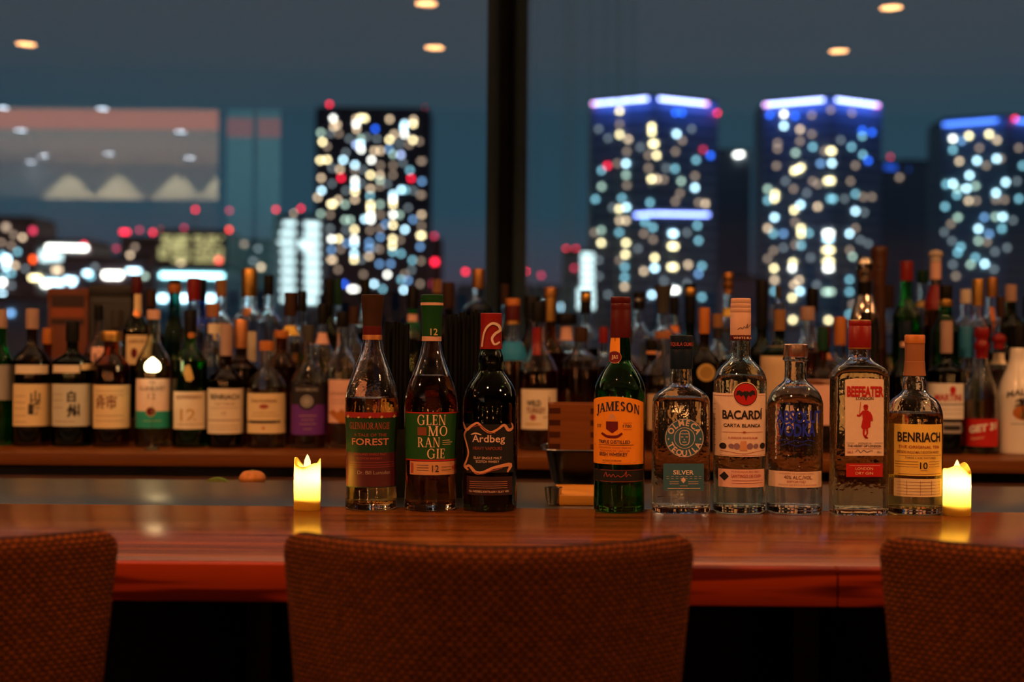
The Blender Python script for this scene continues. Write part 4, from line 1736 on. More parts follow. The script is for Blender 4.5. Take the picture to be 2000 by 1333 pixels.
def bk(name, desc, cx, top, ch, chw, capk, hw, ysh, gl, row, liq=None, lev=None, lab=None, txt=(), nhw=None, capshape=None, base=876, opaque=None, yn=None, extra=None, capname='cap', caplab=None):
    """bottle behind: cap top, cap height, cap half width, body half width, y where the shoulder ends"""
    hw, d = fit(cx, (top + base) / 2, hw, row)
    zb = level_of(d)
    nhw = nhw or max(6, chw * .82)
    yc = top + ch
    yn = yn or (yc + max(4, (ysh - yc) * .45))
    sl = ysh - yn
    ybot = 666.5 + (ZC - zb) / d * F + ROLL * (cx - 1000)
    prof = [(nhw * .9, yc - min(6, ch * .4)), (nhw, yc + 1), (nhw * 1.04, yn), (nhw + (hw - nhw) * .30, yn + sl * .33), (nhw + (hw - nhw) * .74, yn + sl * .66), (hw * .975, ysh - sl * .03), (hw, ysh + 6),
            (hw, (ysh + ybot) / 2), (hw, ybot - 10), (hw, ybot)]
    b = Bottle(name, desc, cx, (top + base) / 2, d, zb, prof, gl, liq=liq, level=lev or ysh, group=BG, seg=28, per=2, opaque=opaque)
    cm = capmat(capk)
    if capshape == 'flare':
        b.cap([(chw, top), (chw, top + 2), (chw * .72, top + ch * .35), (chw * .62, yc)], cm, capname, caplab, 24)
    elif capshape == 'knob':
        b.cap([(chw * .9, top), (chw, top + ch * .08), (chw, top + ch * .28), (chw * .78, top + ch * .36), (chw * .78, top + ch * .44), (chw, top + ch * .52), (chw, top + ch * .68), (chw * .8, top + ch * .76), (chw * .85, yc)], cm, capname, caplab, 24)
    elif capshape == 'ball':
        r_ = chw
        b.cap([(r_ * .25, top), (r_ * .8, top + ch * .12), (r_, top + ch * .3), (r_ * .95, top + ch * .5), (r_ * .72, top + ch * .62), (r_ * .72, yc)], cm, capname, caplab, 24)
    elif capshape == 'cork':
        b.cap([(chw, top), (chw, top + ch * .5), (nhw * .85, top + ch * .52), (nhw * .85, yc)], cm, capname, caplab, 24)
    else:
        b.cap([(chw * .97, top), (chw, top + 1.5), (chw, top + ch * .8), (chw * .98, yc)], cm, capname, caplab, 24)
    if lab:
        x0, x1, y0, y1, mk_ = lab[:5]
        b.patch('label', x0, x1, y0, y1, paper(mk_), nx=14, nz=6, lab=(PNAME.get(mk_, mk_) + ' paper label'))
    for t_ in txt:
        b.text(*t_[:5], t_[5], bold=(t_[6] if len(t_) > 6 else .01))
    if extra:
        extra(b)
    b.done()
    return b


PNAME = {'greygreen': 'grey green', 'dkgreen': 'dark green', 'palegold': 'pale gold', 'steelblue': 'steel blue', 'skyblue': 'sky blue', 'dimred': 'dull red'}
WK, SP, LQ, WN = 'whisky_bottle', 'spirit_bottle', 'liqueur_bottle', 'wine_bottle'
BR = mat('brown_print', (.22, .07, .035), .5)
GP = mat('gold_print', (.62, .40, .12), .4, metal=.2)

# ---- front row, bases visible
bk('gin_bottle', 'bright green glass bottle with peach cap at the far end of the front row', 1, 605, 36, 12, 'pink', 23, 706, 'bright_green', 0, 'green', 700, (-24, 25, 713, 782, 'grey'), [(2 - 4, 0, 0, 0, 0, K)][:0], nhw=11)


def yam(b):
    b.patch('shoulder_highlight', 33, 90, 713, 730, paper('cream'), nx=14, nz=3, keep=False, off=.0008)  # cream patch painted for light caught on the shoulder
    lb = b.cur
    b.text('山', 72, 784, 17, 18, K, bold=.03), b.text('崎', 70, 810, 20, 22, K, bold=.03)
    for y in (774, 786, 798, 812, 824):
        b.line(30, 56, y, .9, BR)


bk(WK, 'dark whisky bottle with cream label of two stacked brush characters and pink capsule', 62, 604, 39, 12.5, 'pink', 37, 706, 'brown', 0, 'dark_whisky', 700, (27, 98, 750, 832, 'palegold'), extra=yam, nhw=10)


def hak(b):
    b.patch('shoulder_highlight', 106, 158, 713, 728, paper('cream'), nx=14, nz=3, keep=False, off=.0008)  # pale arcs put the top light on this shoulder into colour
    b.patch('shoulder_highlight', 160, 184, 711, 723, paper('palegold'), nx=6, nz=3, keep=False, off=.0008)
    b.text('白', 144, 783, 16, 16, K, bold=.03), b.text('州', 147, 812, 19, 24, K, bold=.03)
    for y in (770, 782, 796):
        b.line(108, 128, y, .9, BR)
    b.line(110, 150, 823, 1.0, BR)


bk(WK, 'green whisky bottle with grey green label of two stacked brush characters', 141, 628, 40, 13, 'black', 39, 708, 'dark_green', 0, 'green', 660, (103, 178, 750, 832, 'greygreen'), extra=hak, nhw=11)


def yoi(b):
    b.text('余市', 210, 796, 20, 42, BR, bold=.03)
    for y in (764, 772, 812, 822):
        b.line(190, 240, y, .8, BR)


bk(WK, 'dark whisky bottle with cream label of two sideways brush characters and wide gold stopper', 217, 648, 18, 21, 'gold', 38, 716, 'amber', 0, 'dark_whisky', 712, (183, 252, 752, 836, 'palegold'), extra=yoi, nhw=14)


def gln(b):
    lb = b.cur
    b.patch('lower_band', 266, 333, 803, 836, paper('teal'), lb, off=.0010)
    b.text('THE', 300, 750, 5, 12, BR), b.text('GLENLIVET', 300, 763, 8, 52, BR, font='serif') if False else b.text('GLENLIVET', 300, 763, 8, 54, BR, .01)
    b.text('12', 299, 780, 12, 14, BR)
    b.disc(297, 804, 8, paper('maroon'), off=.0014, n=16, rings=2), b.disc(297, 804, 9.5, GP, off=.0012, n=16, rings=1)
    b.line(282, 316, 822, .8, GP)


bk(WK, 'pale green whisky bottle with cream and teal label and peach cap, behind the glowing drop', 299, 606, 18, 13, 'peach', 34, 712, 'pale_green', 0, 'whisky', 700, (266, 333, 740, 833, 'peach'), extra=gln, nhw=12)


def gfd(b):
    b.text('GLENFIDDICH', 371, 779, 7, 52, BR, .01), b.text('12', 369, 821, 22, 30, GP, .02)
    b.line(348, 394, 829, .8, BR)
    b.poly([(364, 716), (372, 712), (376, 722), (380, 740), (374, 746), (366, 744), (362, 730)], GP, parent=None, name='stag_emblem')
    b.disc(370, 655, 6, capmat('orange'), parent=None, n=14, name='neck_seal')


bk(WK, 'green whisky bottle with cream label reading twelve and black cap', 371, 606, 44, 12, 'black', 34, 706, 'green', 0, 'green', 690, (339, 402, 765, 838, 'cream'), extra=gfd, nhw=11)


def bnr(b):
    b.text('BENRIACH', 441, 780, 10, 62, K, .02), b.text('THE TWELVE', 441, 791, 4, 40, BR), b.text('12', 440, 810, 6, 8, BR)
    b.line(412, 470, 797, .7, BR), b.line(407, 475, 821, 1.6, BR), b.line(412, 470, 832, .7, BR), b.line(412, 470, 838, .7, BR)


bk(WK, 'dark red brown whisky bottle with broad cream label and pink capsule', 441, 633, 62, 12, 'pink', 37, 742, 'brown', 0, 'cola', 735, (405, 477, 759, 847, 'cream'), extra=bnr, nhw=11, capname='capsule')


def far(b):
    b.text('DALWHINNIE', 518, 786, 6, 52, BR, .01)
    b.disc(518, 794, 9, dr, ry=4.5, n=16, rings=1)
    b.line(484, 555, 824, 5, K), b.line(496, 540, 806, .8, BR), b.line(492, 545, 812, .8, BR)
    b.disc(517, 836, 2.5, RD, n=10, rings=1)


bk(WK, 'clear whisky bottle with yellow cream label and orange cork stopper in the front row', 520, 667, 18, 15, 'orange', 38, 752, 'clear', 0, 'whisky', 760, (483, 557, 768, 846, 'palegold'), extra=far, nhw=11)


def pur(b):
    lb = b.cur
    b.patch('upper_band', 569, 636, 752, 790, paper('ink'), lb, off=.0009)
    b.disc(601, 784, 17, K, off=.0012), b.disc(601, 784, 12, paper('grey'), off=.0014), b.disc(601, 784, 9, K, off=.0016, inner=.85)
    b.text('BOWMORE', 601, 764, 6, 44, paper('grey'), .01)
    b.line(586, 618, 812, 1, GP), b.line(590, 614, 820, .8, GP), b.line(586, 618, 828, .8, GP), b.line(594, 610, 838, .8, GP)


bk(WK, 'clear decanter whisky bottle with black and purple label', 602, 636, 34, 11, 'grey', 35, 744, 'clear', 0, 'dark_whisky', 752, (569, 636, 752, 849, 'purple'), extra=pur, nhw=10)


def flm(b):
    b.poly([(642, 806), (652, 800), (660, 806), (668, 799), (676, 806), (684, 802), (690, 812), (690, 826), (664, 826)], capmat('orange'), name='flame_print')
    b.text('BUNNAHABHAIN', 664, 772, 6, 40, BR)
    b.line(648, 684, 782, .8, BR), b.line(648, 684, 788, .8, BR)


bk(WK, 'clear whisky bottle with peach label partly hidden by the lone pear shaped bottle', 668, 610, 30, 12, 'black', 32, 720, 'clear', 0, 'dark_whisky', 742, (642, 698, 742, 826, 'salmon'), extra=flm, nhw=11)


def wtk(b):
    b.text('WILD', 1042, 793, 11, 28, K, .03), b.text('TURKEY', 1046, 807, 11, 38, BR, .02)
    b.disc(1041, 815, 6, dr, n=14, rings=1), b.line(1026, 1058, 828, 3, GP), b.line(1060, 1078, 815, 1.2, BR), b.stroke([(1072, 775), (1072, 800)], 2, BR, name='rule', sm=1)
    b.patch('neck_label', 1041, 1056, 640, 694, capmat('red'), keep=False, nx=6, nz=4, off=.0008)


bk('whiskey_bottle', 'dark whiskey bottle with cream label beside the cedar box and red neck strip', 1051, 590, 40, 14, 'black', 38, 726, 'clear', 0, 'dark_whisky', 722, (1019, 1087, 760, 838, 'cream'), extra=wtk, nhw=13)


def dec(b):
    for k in range(6):
        b.stroke([(1100 + k * 13, 700), (1096 + k * 14, 770)], 2, glass('clear'), parent=None, off=.001, name='cut_facet', sm=1)


bk(WK, 'cut glass whisky decanter with gold collar behind the cedar box', 1134, 640, 28, 13, 'brown', 36, 706, 'smoke', 0, 'dark_whisky', 720, extra=dec, nhw=13)
bk(SP, 'dark bottle with brown stopper hidden behind the green whiskey bottle', 1222, 640, 30, 12, 'brown', 33, 730, 'amber', 0, 'dark_whisky', 730)
bk(SP, 'clear bottle with small brown cap behind the tequila bottle shoulder', 1296, 648, 14, 17, 'wood', 36, 732, 'clear', 0, 'whisky', 760, (1266, 1324, 770, 840, 'kraft'), nhw=13)


def med(b):
    b.disc(1378, 728, 17, GP, parent=None, off=.0012, name='gold_medallion', n=24)
    b.disc(1378, 728, 13, mat('antique_gold_print', (.42, .24, .06), .4, metal=.4), parent=None, off=.0016, name='gold_medallion', n=24)


bk('brandy_bottle', 'dark brandy bottle with round gold medallion and orange capsule', 1375, 602, 50, 11, 'orange', 35, 712, 'brown', 0, 'cola', 700, extra=med, nhw=10, capname='capsule')
bk(SP, 'brown bottle with black neck between the rum and tequila bottles', 1452, 640, 36, 11, 'black', 33, 742, 'amber', 0, 'dark_whisky', 740)


def creamlab(b):
    pass


bk('liqueur_bottle', 'tall dark green bottle with wide cream label behind the rum and vodka bottles', 1522, 606, 40, 11, 'cork', 36, 690, 'dark_green', 0, None, None, (1489, 1556, 676, 800, 'kraft'), nhw=10)
bk(SP, 'clear bottle with brown neck and pale label behind the vodka bottle', 1606, 640, 44, 10, 'dkgreen', 34, 745, 'amber', 0, 'dark_whisky', 735, (1574, 1638, 742, 830, 'salmon'))
bk(WN, 'dark wine bottle behind the square shouldered gin bottle', 1690, 610, 44, 11, 'black', 34, 740, 'dark_green', 0, 'cola', 700, (1660, 1720, 770, 840, 'cream'))
bk(WN, 'dark bottle with pale neck ring behind the wooden stopper', 1768, 628, 34, 12, 'navy', 33, 736, 'dark_green', 0, 'cola', 700, extra=lambda b: b.band('neck_ring', 668, 678, paper('salmon')))


def mar(b):
    b.text('MARTINI', 1849, 783, 13, 54, RD, .03)
    b.disc(1857, 762, 6, RD, n=14, ry=8, rings=1), b.line(1822, 1880, 790, 2, K), b.line(1826, 1876, 800, .9, BR), b.line(1826, 1876, 808, .9, BR)
    b.patch('lower_label', 1836, 1875, 825, 846, paper('grey'), keep=False, nx=8, nz=3), b.patch('lower_label_panel', 1840, 1872, 831, 840, paper('ink'), keep=False, nx=8, nz=3, off=.001)


bk('vermouth_bottle', 'dark green vermouth bottle with white label in red lettering and pink capsule', 1848, 628, 62, 11.5, 'pink', 36, 726, 'dark_green', 0, 'cola', 700, (1815, 1881, 749, 818, 'white'), extra=mar, nhw=10, capname='capsule')


def get(b):
    Vp = [(1884, 828), (1900, 822), (1930, 817), (1951, 813), (1950, 860), (1930, 868), (1905, 875), (1886, 876)]
    b.cur = b.root
    lb = b.patch('label', 1884, 1951, 818, 872, RD, nx=14, nz=6, lab='slanting red label')
    b.text('GET 31', 1918, 842, 13, 56, paper('white'), .05, skew=9)
    b.text('liqueur', 1908, 858, 6, 26, pg, .0, skew=4)


bk(LQ, 'clear liqueur bottle with red label in white lettering and red cap', 1917, 640, 60, 14, 'red', 35, 780, 'clear', 0, 'green', 858, extra=get, nhw=12, yn=704, capshape='knob')


def mal(b):
    gp = mat('grey_print', (.12, .11, .10), .5)
    b.text('MALIBU', 1994, 772, 12, 64, gp, .03, parent=None, curve=6)
    b.disc(1993, 806, 18, capmat('orange'), parent=None, ry=14, name='sun_emblem')
    b.disc(1998, 810, 12, capmat('gold'), parent=None, ry=9, off=.0014, name='sun_emblem')
    for dx, dy in ((-14, 4), (-12, -6), (-4, -10), (6, -10), (13, -5), (15, 4)):
        b.stroke([(1991, 790), (1991 + dx * .6, 787 + dy), (1991 + dx, 792 + dy * .8)], [3, 3, 1], K, parent=None, off=.0018, name='palm_emblem')
    b.stroke([(1991, 790), (1993, 804), (1992, 818)], [2, 2.4, 3], K, parent=None, off=.0018, name='palm_emblem')
    b.line(1972, 2010, 828, 1.2, gp, parent=None)


ceram = mat('white_glazed_bottle', (.80, .74, .66), .25, coat=.3, noise=.02)
bk(LQ, 'opaque white rum liqueur bottle with palm tree print and black cap', 1988, 636, 50, 12, 'black', 40, 768, 'clear', 0, extra=mal, nhw=16, yn=700, opaque=ceram)

# ---- second row
bk(SP, 'small bottle with orange cork between the first two stacked character labels', 92, 642, 30, 10, 'orange', 26, 730, 'amber', 2, 'whisky', 720)
bk(WK, 'bottle with small pink label of one brush character behind the wide gold stopper', 192, 596, 30, 9, 'black', 27, 690, 'smoke', 2, 'dark_whisky', 690, (180, 208, 678, 716, 'salmon'), [(194, 706, 18, 16, K, .03)][:0], extra=lambda b: b.text('山', 194, 706, 16, 16, K, .03))
bk(WK, 'short dark bottle with glass stopper in front of the black gift box', 228, 606, 34, 12, 'grey', 28, 700, 'smoke', 2, 'dark_whisky', 700)


def jse(b):
    b.patch('neck_label', 259, 274, 574, 612, paper('palegold'), keep=False, nx=6, nz=4)
    b.disc(266, 612, 8, capmat('copper'), parent=None, n=16, name='seal', rings=2)
    b.disc(263, 690, 6, paper('maroon'), ry=10, n=16, rings=2), b.text('JAMESON', 267, 670, 6, 32, BR, .01)


bk('whiskey_bottle', 'dark whiskey bottle with yellow shield label and dark red capsule', 266, 539, 34, 10, 'maroon', 26, 648, 'dark_green', 2, 'cola', 640, (247, 290, 655, 712, 'palegold'), extra=jse, nhw=9, capname='capsule')
bk(SP, 'tall dark bottle with brown and black cap behind the glowing drop', 294, 567, 34, 11, 'brown', 24, 660, 'dark_green', 3, 'cola', 640)
bk(SP, 'tall teal green bottle with black top and orange ring', 340, 546, 10, 10.5, 'brown', 25, 680, 'teal', 3, 'green', 620, extra=lambda b: b.cap([(12.5, 556), (13, 558), (13, 571), (12, 573)], capmat('orange'), 'neck_ring'), nhw=11, yn=610)
bk(SP, 'clear bottle with bright red cap before the cyan city lights', 377, 543, 44, 12.5, 'red', 24, 660, 'clear', 3, 'water', 650, nhw=11)
bk(SP, 'slim bottle with black cap pressed beside the red capped one', 393, 545, 42, 9, 'black', 22, 650, 'blue', 3, 'water', 640)
bk(SP, 'small clear bottle with wide rusty brown cork', 415, 593, 27, 13, 'wood', 24, 690, 'clear', 2, 'water', 680, (404, 427, 632, 652, 'cream'))
bk(SP, 'clear bottle with tan cork before the pale teal column', 431, 546, 34, 10.5, 'cork', 25, 640, 'clear', 3, 'water', 640, (418, 446, 632, 662, 'palegold'), nhw=9)
bk(WK, 'dark whisky bottle with copper orange capsule behind the broad cream label', 470, 625, 55, 13, 'copper', 34, 720, 'brown', 1, 'cola', 715, capname='capsule', nhw=11)
bk('gin_bottle', 'tall clear gin bottle with large gold screw cap', 486, 526, 54, 15.5, 'gold', 33, 628, 'clear', 3, 'water', 650, (486, 518, 648, 706, 'cream'), nhw=14, extra=lambda b: b.disc(482, 610, 9, capmat('copper'), parent=None, n=18, name='emblem'))
bk(SP, 'clear slim bottle with black cap beside the large gold screw cap', 524, 538, 39, 10, 'black', 24, 630, 'clear', 3, 'water', 640, nhw=9)
bk(WK, 'amber bottle with flat orange cork behind the yellow cream label', 549, 646, 14, 14.5, 'orange', 30, 716, 'amber', 1, 'dark_whisky', 716, nhw=11)
bk(SP, 'clear bottle with brown capsule and yellow glints', 566, 571, 47, 11.5, 'brown', 26, 670, 'clear', 2, 'whisky', 690, nhw=10, extra=lambda b: b.band('gold_stripe', 636, 655, paper('yellow')))
bk(SP, 'dark bottle with matt black cap beside the brown capsule', 588, 569, 40, 10.5, 'black', 24, 670, 'smoke', 3, 'cola', 670)
bk(SP, 'clear bottle with white neck label behind the purple label', 629, 594, 40, 10, 'black', 27, 694, 'clear', 2, 'whisky', 720, extra=lambda b: b.band('neck_label', 650, 672, paper('salmon')))
bk(SP, 'tall bottle with glossy black capsule before the white lit office block', 641, 545, 54, 9.5, 'black', 24, 650, 'olive', 3, 'straw', 660, nhw=9)
bk(SP, 'tall bottle with dull red and black capsule', 659, 546, 50, 8.5, 'dkgreen', 22, 650, 'clear', 3, 'straw', 650)
bk(SP, 'clear bottle with slim dark cap behind the lone pear shaped bottle', 690, 600, 34, 10, 'brown', 26, 690, 'clear', 2, 'whisky', 700)
bk(SP, 'dark bottle with black cap rising behind the brown stopper', 712, 546, 46, 10, 'black', 25, 640, 'smoke', 3, 'cola', 650)
bk(SP, 'dark green bottle with black capsule behind the straws', 805, 562, 42, 11.5, 'black', 25, 660, 'green', 3, 'cola', 650, extra=lambda b: b.band('neck_label', 614, 628, paper('salmon')))
bk(SP, 'dark bottle with brown cork rising behind the green capsule', 853, 547, 26, 9.5, 'cork', 24, 640, 'brown', 3, 'cola', 640)
bk(SP, 'tall bottle with dark brown capsule behind the green capsule', 875, 552, 50, 11.5, 'brown', 25, 650, 'brown', 3, 'cola', 650)
bk(WK, 'dark whisky bottle with round gold brown cork stopper', 933, 526, 38, 12.5, 'bronze', 31, 605, 'smoke', 3, 'cola', 610, nhw=11, capshape=None)
bk(SP, 'slim bottle with brown cap at the foot of the window mullion', 985, 556, 40, 8, 'brown', 20, 660, 'smoke', 3, 'cola', 660)
bk(SP, 'bottle with maroon capsule, gold rings and bright blue neck label', 1001, 584, 46, 13.5, 'maroon', 27, 690, 'clear', 2, 'whisky', 700, nhw=12, extra=lambda b: (b.cap([(13.8, 584), (14.2, 585), (14.2, 597)], capmat('orange'), 'cap_top'), b.cap([(14, 628), (14.2, 629), (14.2, 634)], capmat('gold'), 'gold_ring'), b.band('neck_label', 668, 704, paper('skyblue'))))
bk(SP, 'broad shouldered dark bottle with wide black cap beside the mullion', 1038, 579, 44, 17, 'black', 30, 680, 'brown', 3, 'cola', 680, nhw=15)
bk('whiskey_bottle', 'whiskey bottle with cork top and shiny gold capsule', 1074, 562, 66, 11, 'gold', 28, 690, 'amber', 2, 'dark_whisky', 690, nhw=10, extra=lambda b: b.cap([(12.6, 562), (13.2, 564), (13.2, 580), (12.4, 581)], capmat('bronze'), 'cork_top'), capname='capsule')
bk(SP, 'dark bottle with broad black stopper and peach neck label', 1105, 614, 20, 21, 'black', 30, 690, 'smoke', 2, 'dark_whisky', 690, nhw=11, extra=lambda b: b.band('neck_label', 638, 665, paper('salmon')))
bk(SP, 'clear bottle with gold topped black stopper before the white city lights', 1143, 569, 44, 10.5, 'black', 26, 660, 'clear', 3, 'cola', 680, nhw=9, extra=lambda b: b.cap([(9.6, 573), (10.9, 575), (10.9, 588), (10, 590)], capmat('gold'), 'gold_band'))
bk(SP, 'bottle with red neck strip beside the dark red ribbed capsule', 1178, 640, 30, 9, 'red', 24, 710, 'smoke', 2, 'dark_whisky', 715)
bk(SP, 'bottle with black cap and silver ring behind the dark red ribbed capsule', 1247, 571, 34, 11.5, 'black', 26, 660, 'clear', 3, 'water', 670, nhw=10, extra=lambda b: b.cap([(11.8, 584), (12, 585), (12, 590)], capmat('chrome'), 'silver_ring'))
bk(SP, 'dark short bottle with black cap and brown collar behind the navy capsule', 1272, 664, 20, 12, 'black', 27, 734, 'brown', 1, 'cola', 734, extra=lambda b: b.band('collar', 686, 692, paper('copper')))
bk(SP, 'clear bottle with flared dark grey rubber stopper', 1294, 559, 54, 18, 'grey', 27, 660, 'clear', 2, 'water', 660, nhw=11, capshape='flare', capname='stopper')
bk(SP, 'clear bottle with orange collar between the flared stopper and the tall black neck', 1316, 580, 36, 9, 'black', 24, 670, 'clear', 3, 'whisky', 670, extra=lambda b: b.band('collar', 636, 650, paper('orange')))
bk(WN, 'tall dark bottle with black capsule and gold band', 1347, 555, 76, 11, 'black', 26, 690, 'dark_green', 3, 'cola', 670, nhw=10, extra=lambda b: b.cap([(10.5, 562), (11.6, 564), (11.6, 576), (11, 578)], capmat('gold'), 'gold_band'))
bk(SP, 'bottle with brown orange cork and black neck band', 1401, 614, 26, 10.5, 'cork', 26, 700, 'clear', 2, 'whisky', 700, extra=lambda b: b.band('neck_band', 642, 662, paper('ink')))
bk(SP, 'slim clear bottle with knobbed gold brown stopper and yellow ribbon', 1421, 533, 42, 11, 'bronze', 25, 650, 'clear', 3, 'straw', 640, nhw=8, capshape='knob', capname='stopper', extra=lambda b: b.band('ribbon', 602, 618, paper('yellow')))
bk(WN, 'tall bottle with long black capsule beside the peach screw capsule', 1487, 548, 92, 12, 'black', 28, 690, 'dark_green', 3, 'cola', 680, nhw=11, capname='capsule')
bk('grappa_bottle', 'tall slim cylindrical clear glass bottle before the tower lights', 1519, 560, 22, 6, 'grey', 13, 596, 'clear', 2, 'water', 640, nhw=6)
bk(SP, 'clear decanter with glass stopper behind the metallic pink cap', 1576, 600, 26, 14, 'pink', 29, 690, 'clear', 2, 'red', 680, nhw=12)
bk(SP, 'tall bottle with plain black cap before the lit tower', 1585, 563, 46, 11.5, 'black', 25, 670, 'clear', 3, 'water', 670, nhw=10)
bk(SP, 'dark bottle with brown red cap and copper collar', 1610, 638, 40, 12, 'maroon', 26, 716, 'brown', 2, 'cola', 716, extra=lambda b: b.band('collar', 690, 702, paper('copper')))
bk(SP, 'bottle with gold orange ringed capsule beside the red gin cap', 1640, 620, 54, 12, 'orange', 27, 720, 'smoke', 2, 'dark_whisky', 720, capname='capsule', nhw=11)
bk(SP, 'clear bottle with dark brown cap and cream belt label', 1733, 558, 44, 11.5, 'brown', 27, 660, 'clear', 3, 'whisky', 690, nhw=10, lab=(1718, 1750, 700, 712, 'cream'))
bk('gin_bottle', 'bright green bottle with tall red cap at the back', 1769, 511, 38, 12.5, 'red', 27, 620, 'bright_green', 3, 'green', 600, nhw=11, capname='capsule')
bk(SP, 'dark bottle with dull green cap beside the tall red cap', 1801, 529, 24, 11, 'dkgreen', 25, 620, 'smoke', 3, 'whisky', 640, extra=lambda b: b.band('gold_collar', 588, 600, paper('gold')))
bk(LQ, 'slim red bottle with white ball stopper and pale neck', 1826, 489, 22, 14.5, 'cream', 22, 600, 'amber', 3, 'red', 640, nhw=10, yn=560, capshape='ball', capname='stopper', extra=lambda b: (b.band('pale_neck_sleeve', 511, 545, paper('salmon')), b.band('silver_ring', 546, 556, capmat('chrome')), b.band('red_sleeve', 557, 604, capmat('red'))))
bk(LQ, 'bright green bottle with black cap and gold collar', 1846, 558, 28, 12.5, 'black', 28, 650, 'bright_green', 2, 'green', 610, nhw=12, extra=lambda b: b.cap([(13, 586), (13.4, 588), (13.4, 598), (13, 599)], capmat('gold'), 'gold_collar'))
bk(SP, 'clear bottle with sky blue pourer cap', 1885, 638, 60, 12.5, 'blue', 28, 726, 'clear', 1, 'water', 740, nhw=11)
bk(SP, 'clear bottle with cream screw cap and bluish glass at the back', 1885, 566, 27, 10.5, 'cream', 26, 640, 'clear', 3, 'water', 650, nhw=9)
bk(SP, 'clear bottle with tall yellow gold cap', 1909, 546, 52, 11, 'gold', 25, 640, 'clear', 2, 'water', 650, nhw=10)
bk(SP, 'clear bottle with orange brown cork and amber stripe', 1936, 543, 38, 11.5, 'bronze', 25, 640, 'clear', 3, 'water', 650, nhw=10, extra=lambda b: b.patch('amber_stripe', 1937, 1945, 600, 650, paper('orange'), keep=False, nx=4, nz=4))
bk(SP, 'bottle with round bright red cap and cream and red shoulder label', 1950, 652, 30, 14, 'red', 27, 726, 'smoke', 1, 'red', 720, nhw=10, capshape='ball', lab=(1938, 1972, 690, 712, 'cream'))
bk(WN, 'olive green bottle with pink cap near the palm tree bottle', 1973, 557, 32, 11, 'pink', 30, 640, 'olive', 3, 'straw', 640, nhw=10)
bk(SP, 'dark bottle at the far end behind the palm tree bottle', 2008, 580, 40, 11, 'black', 28, 680, 'dark_green', 3, 'cola', 680)
bk(WN, 'dark bottle with slim gold cap beside the olive green bottle', 1953, 580, 40, 8, 'brown', 20, 690, 'smoke', 2, 'cola', 690)

# ---- gift boxes, pepper mill, shaker


def giftbox(x0, x1, ytop, label, base_m, dark_m, d, bands):
    zb = level_of(d)
    a, c = at(x0, ytop, d), at(x1, ytop, d)
    w = (c.x - a.x) / 2
    D = .045
    zt_ = at((x0 + x1) / 2, ytop, d).z
    t = thing('gift_box', label, 'box', ((a.x + c.x) / 2, d + D, zb))
    box('box_body', -w, w, -D, D, 0, zt_ - zb - .03, base_m, t, bev=.0012)
    box('box_lid', -w - .0012, w + .0012, -D - .0012, D + .0012, zt_ - zb - .0298, zt_ - zb, base_m, t, bev=.0012)
    for (y0, y1, m, nm) in bands:
        z1 = at((x0 + x1) / 2, y0, d).z - zb
        z0 = at((x0 + x1) / 2, y1, d).z - zb
        box(nm, -w * .82, w * .82, -D - .0022, -D - .0002, z0, z1, m, t)
    PLACED.append(((a.x + c.x) / 2, d + D, .045))
    return t


gbo = mat('rust_orange_card', (.15, .034, .007), .55, noise=.08)
gbd = mat('dark_brown_card', (.03, .007, .004), .55, noise=.1)
gbk = mat('black_card', (.010, .009, .009), .5, noise=.1)
giftbox(94, 172, 563, 'rust brown gift box with orange band at the back of the shelf', gbo, gbd, 3.74, [(577, 600, gbd, 'dark_panel'), (602, 620, mat('bright_rust_band', (.30, .055, .008), .5), 'orange_band'), (624, 634, gbd, 'dark_panel')])
giftbox(175, 256, 557, 'plain black gift box at the back of the shelf', gbk, gbk, 3.74, [(586, 589, mat('grey_card_rule', (.06, .06, .065), .5), 'grey_rule')])

d = 3.60
p = at(1720, 480, d)
t = thing('pepper_mill', 'tall dark brown wooden pepper mill standing behind the red capped gin bottle', 'pepper mill', (at(1716, 660, d).x, d, level_of(d)))
hh = p.z - level_of(d)
pm = wood('dark_turned_wood', (.05, .016, .007), (.11, .038, .015), .35, sx_=20, sy_=20, sz_=3)
V, Fc = lathe(smoothprof([(0, 0), (.027, .002), (.028, .02), (.025, .06), (.020, .12), (.0175, hh * .55), (.0165, hh * .75), (.018, hh * .82), (.0185, hh * .84)], 3) + [(.0175, hh * .845), (0, hh * .846)], 28)
mk('mill_body', V, Fc, pm, t, smooth=40)
V, Fc = lathe([(0, hh * .846), (.0195, hh * .847)] + smoothprof([(.0205, hh * .86), (.0205, hh * .92), (.0215, hh * .955), (.0205, hh * .985), (.014, hh * .998)], 3) + [(0, hh)], 28)
mk('mill_head', V, Fc, pm, t, smooth=40)

d = 3.50 - .05
p = at(1690, 500, d)
zz = level_of(d)
t = thing('cocktail_shaker', 'chrome cocktail shaker with domed cap and black band beside the pepper mill', 'shaker', (at(1688, 620, d).x, d, zz))
hh = p.z - zz
chm = mat('polished_chrome', (.78, .70, .64), .08, metal=1, noise=.02)


def zpx(y):
    return at(1690, y, d).z - zz


V, Fc = lathe(smoothprof([(0, 0), (.026, .002), (.030, .02), (.036, zpx(690)), (.037, zpx(640)), (.032, zpx(610)), (.020, zpx(578))], 4) + [(0, zpx(577.8))], 32)
mk('shaker_body', V, Fc, chm, t, smooth=40)
V, Fc = lathe([(0, zpx(577.6)), (.0172, zpx(577.5)), (.0175, zpx(552)), (0, zpx(551.8))], 32)
mk('black_band', V, Fc, capmat('black'), t, smooth=40)
V, Fc = lathe([(0, zpx(551.6)), (.0175, zpx(551.5)), (.019, zpx(536)), (.0215, zpx(532)), (.0215, zpx(526))] + smoothprof([(.0215, zpx(525)), (.0205, zpx(513)), (.015, zpx(504)), (.006, zpx(500.5))], 3) + [(0, zpx(500))], 32)
mk('domed_cap', V, Fc, chm, t, smooth=40)

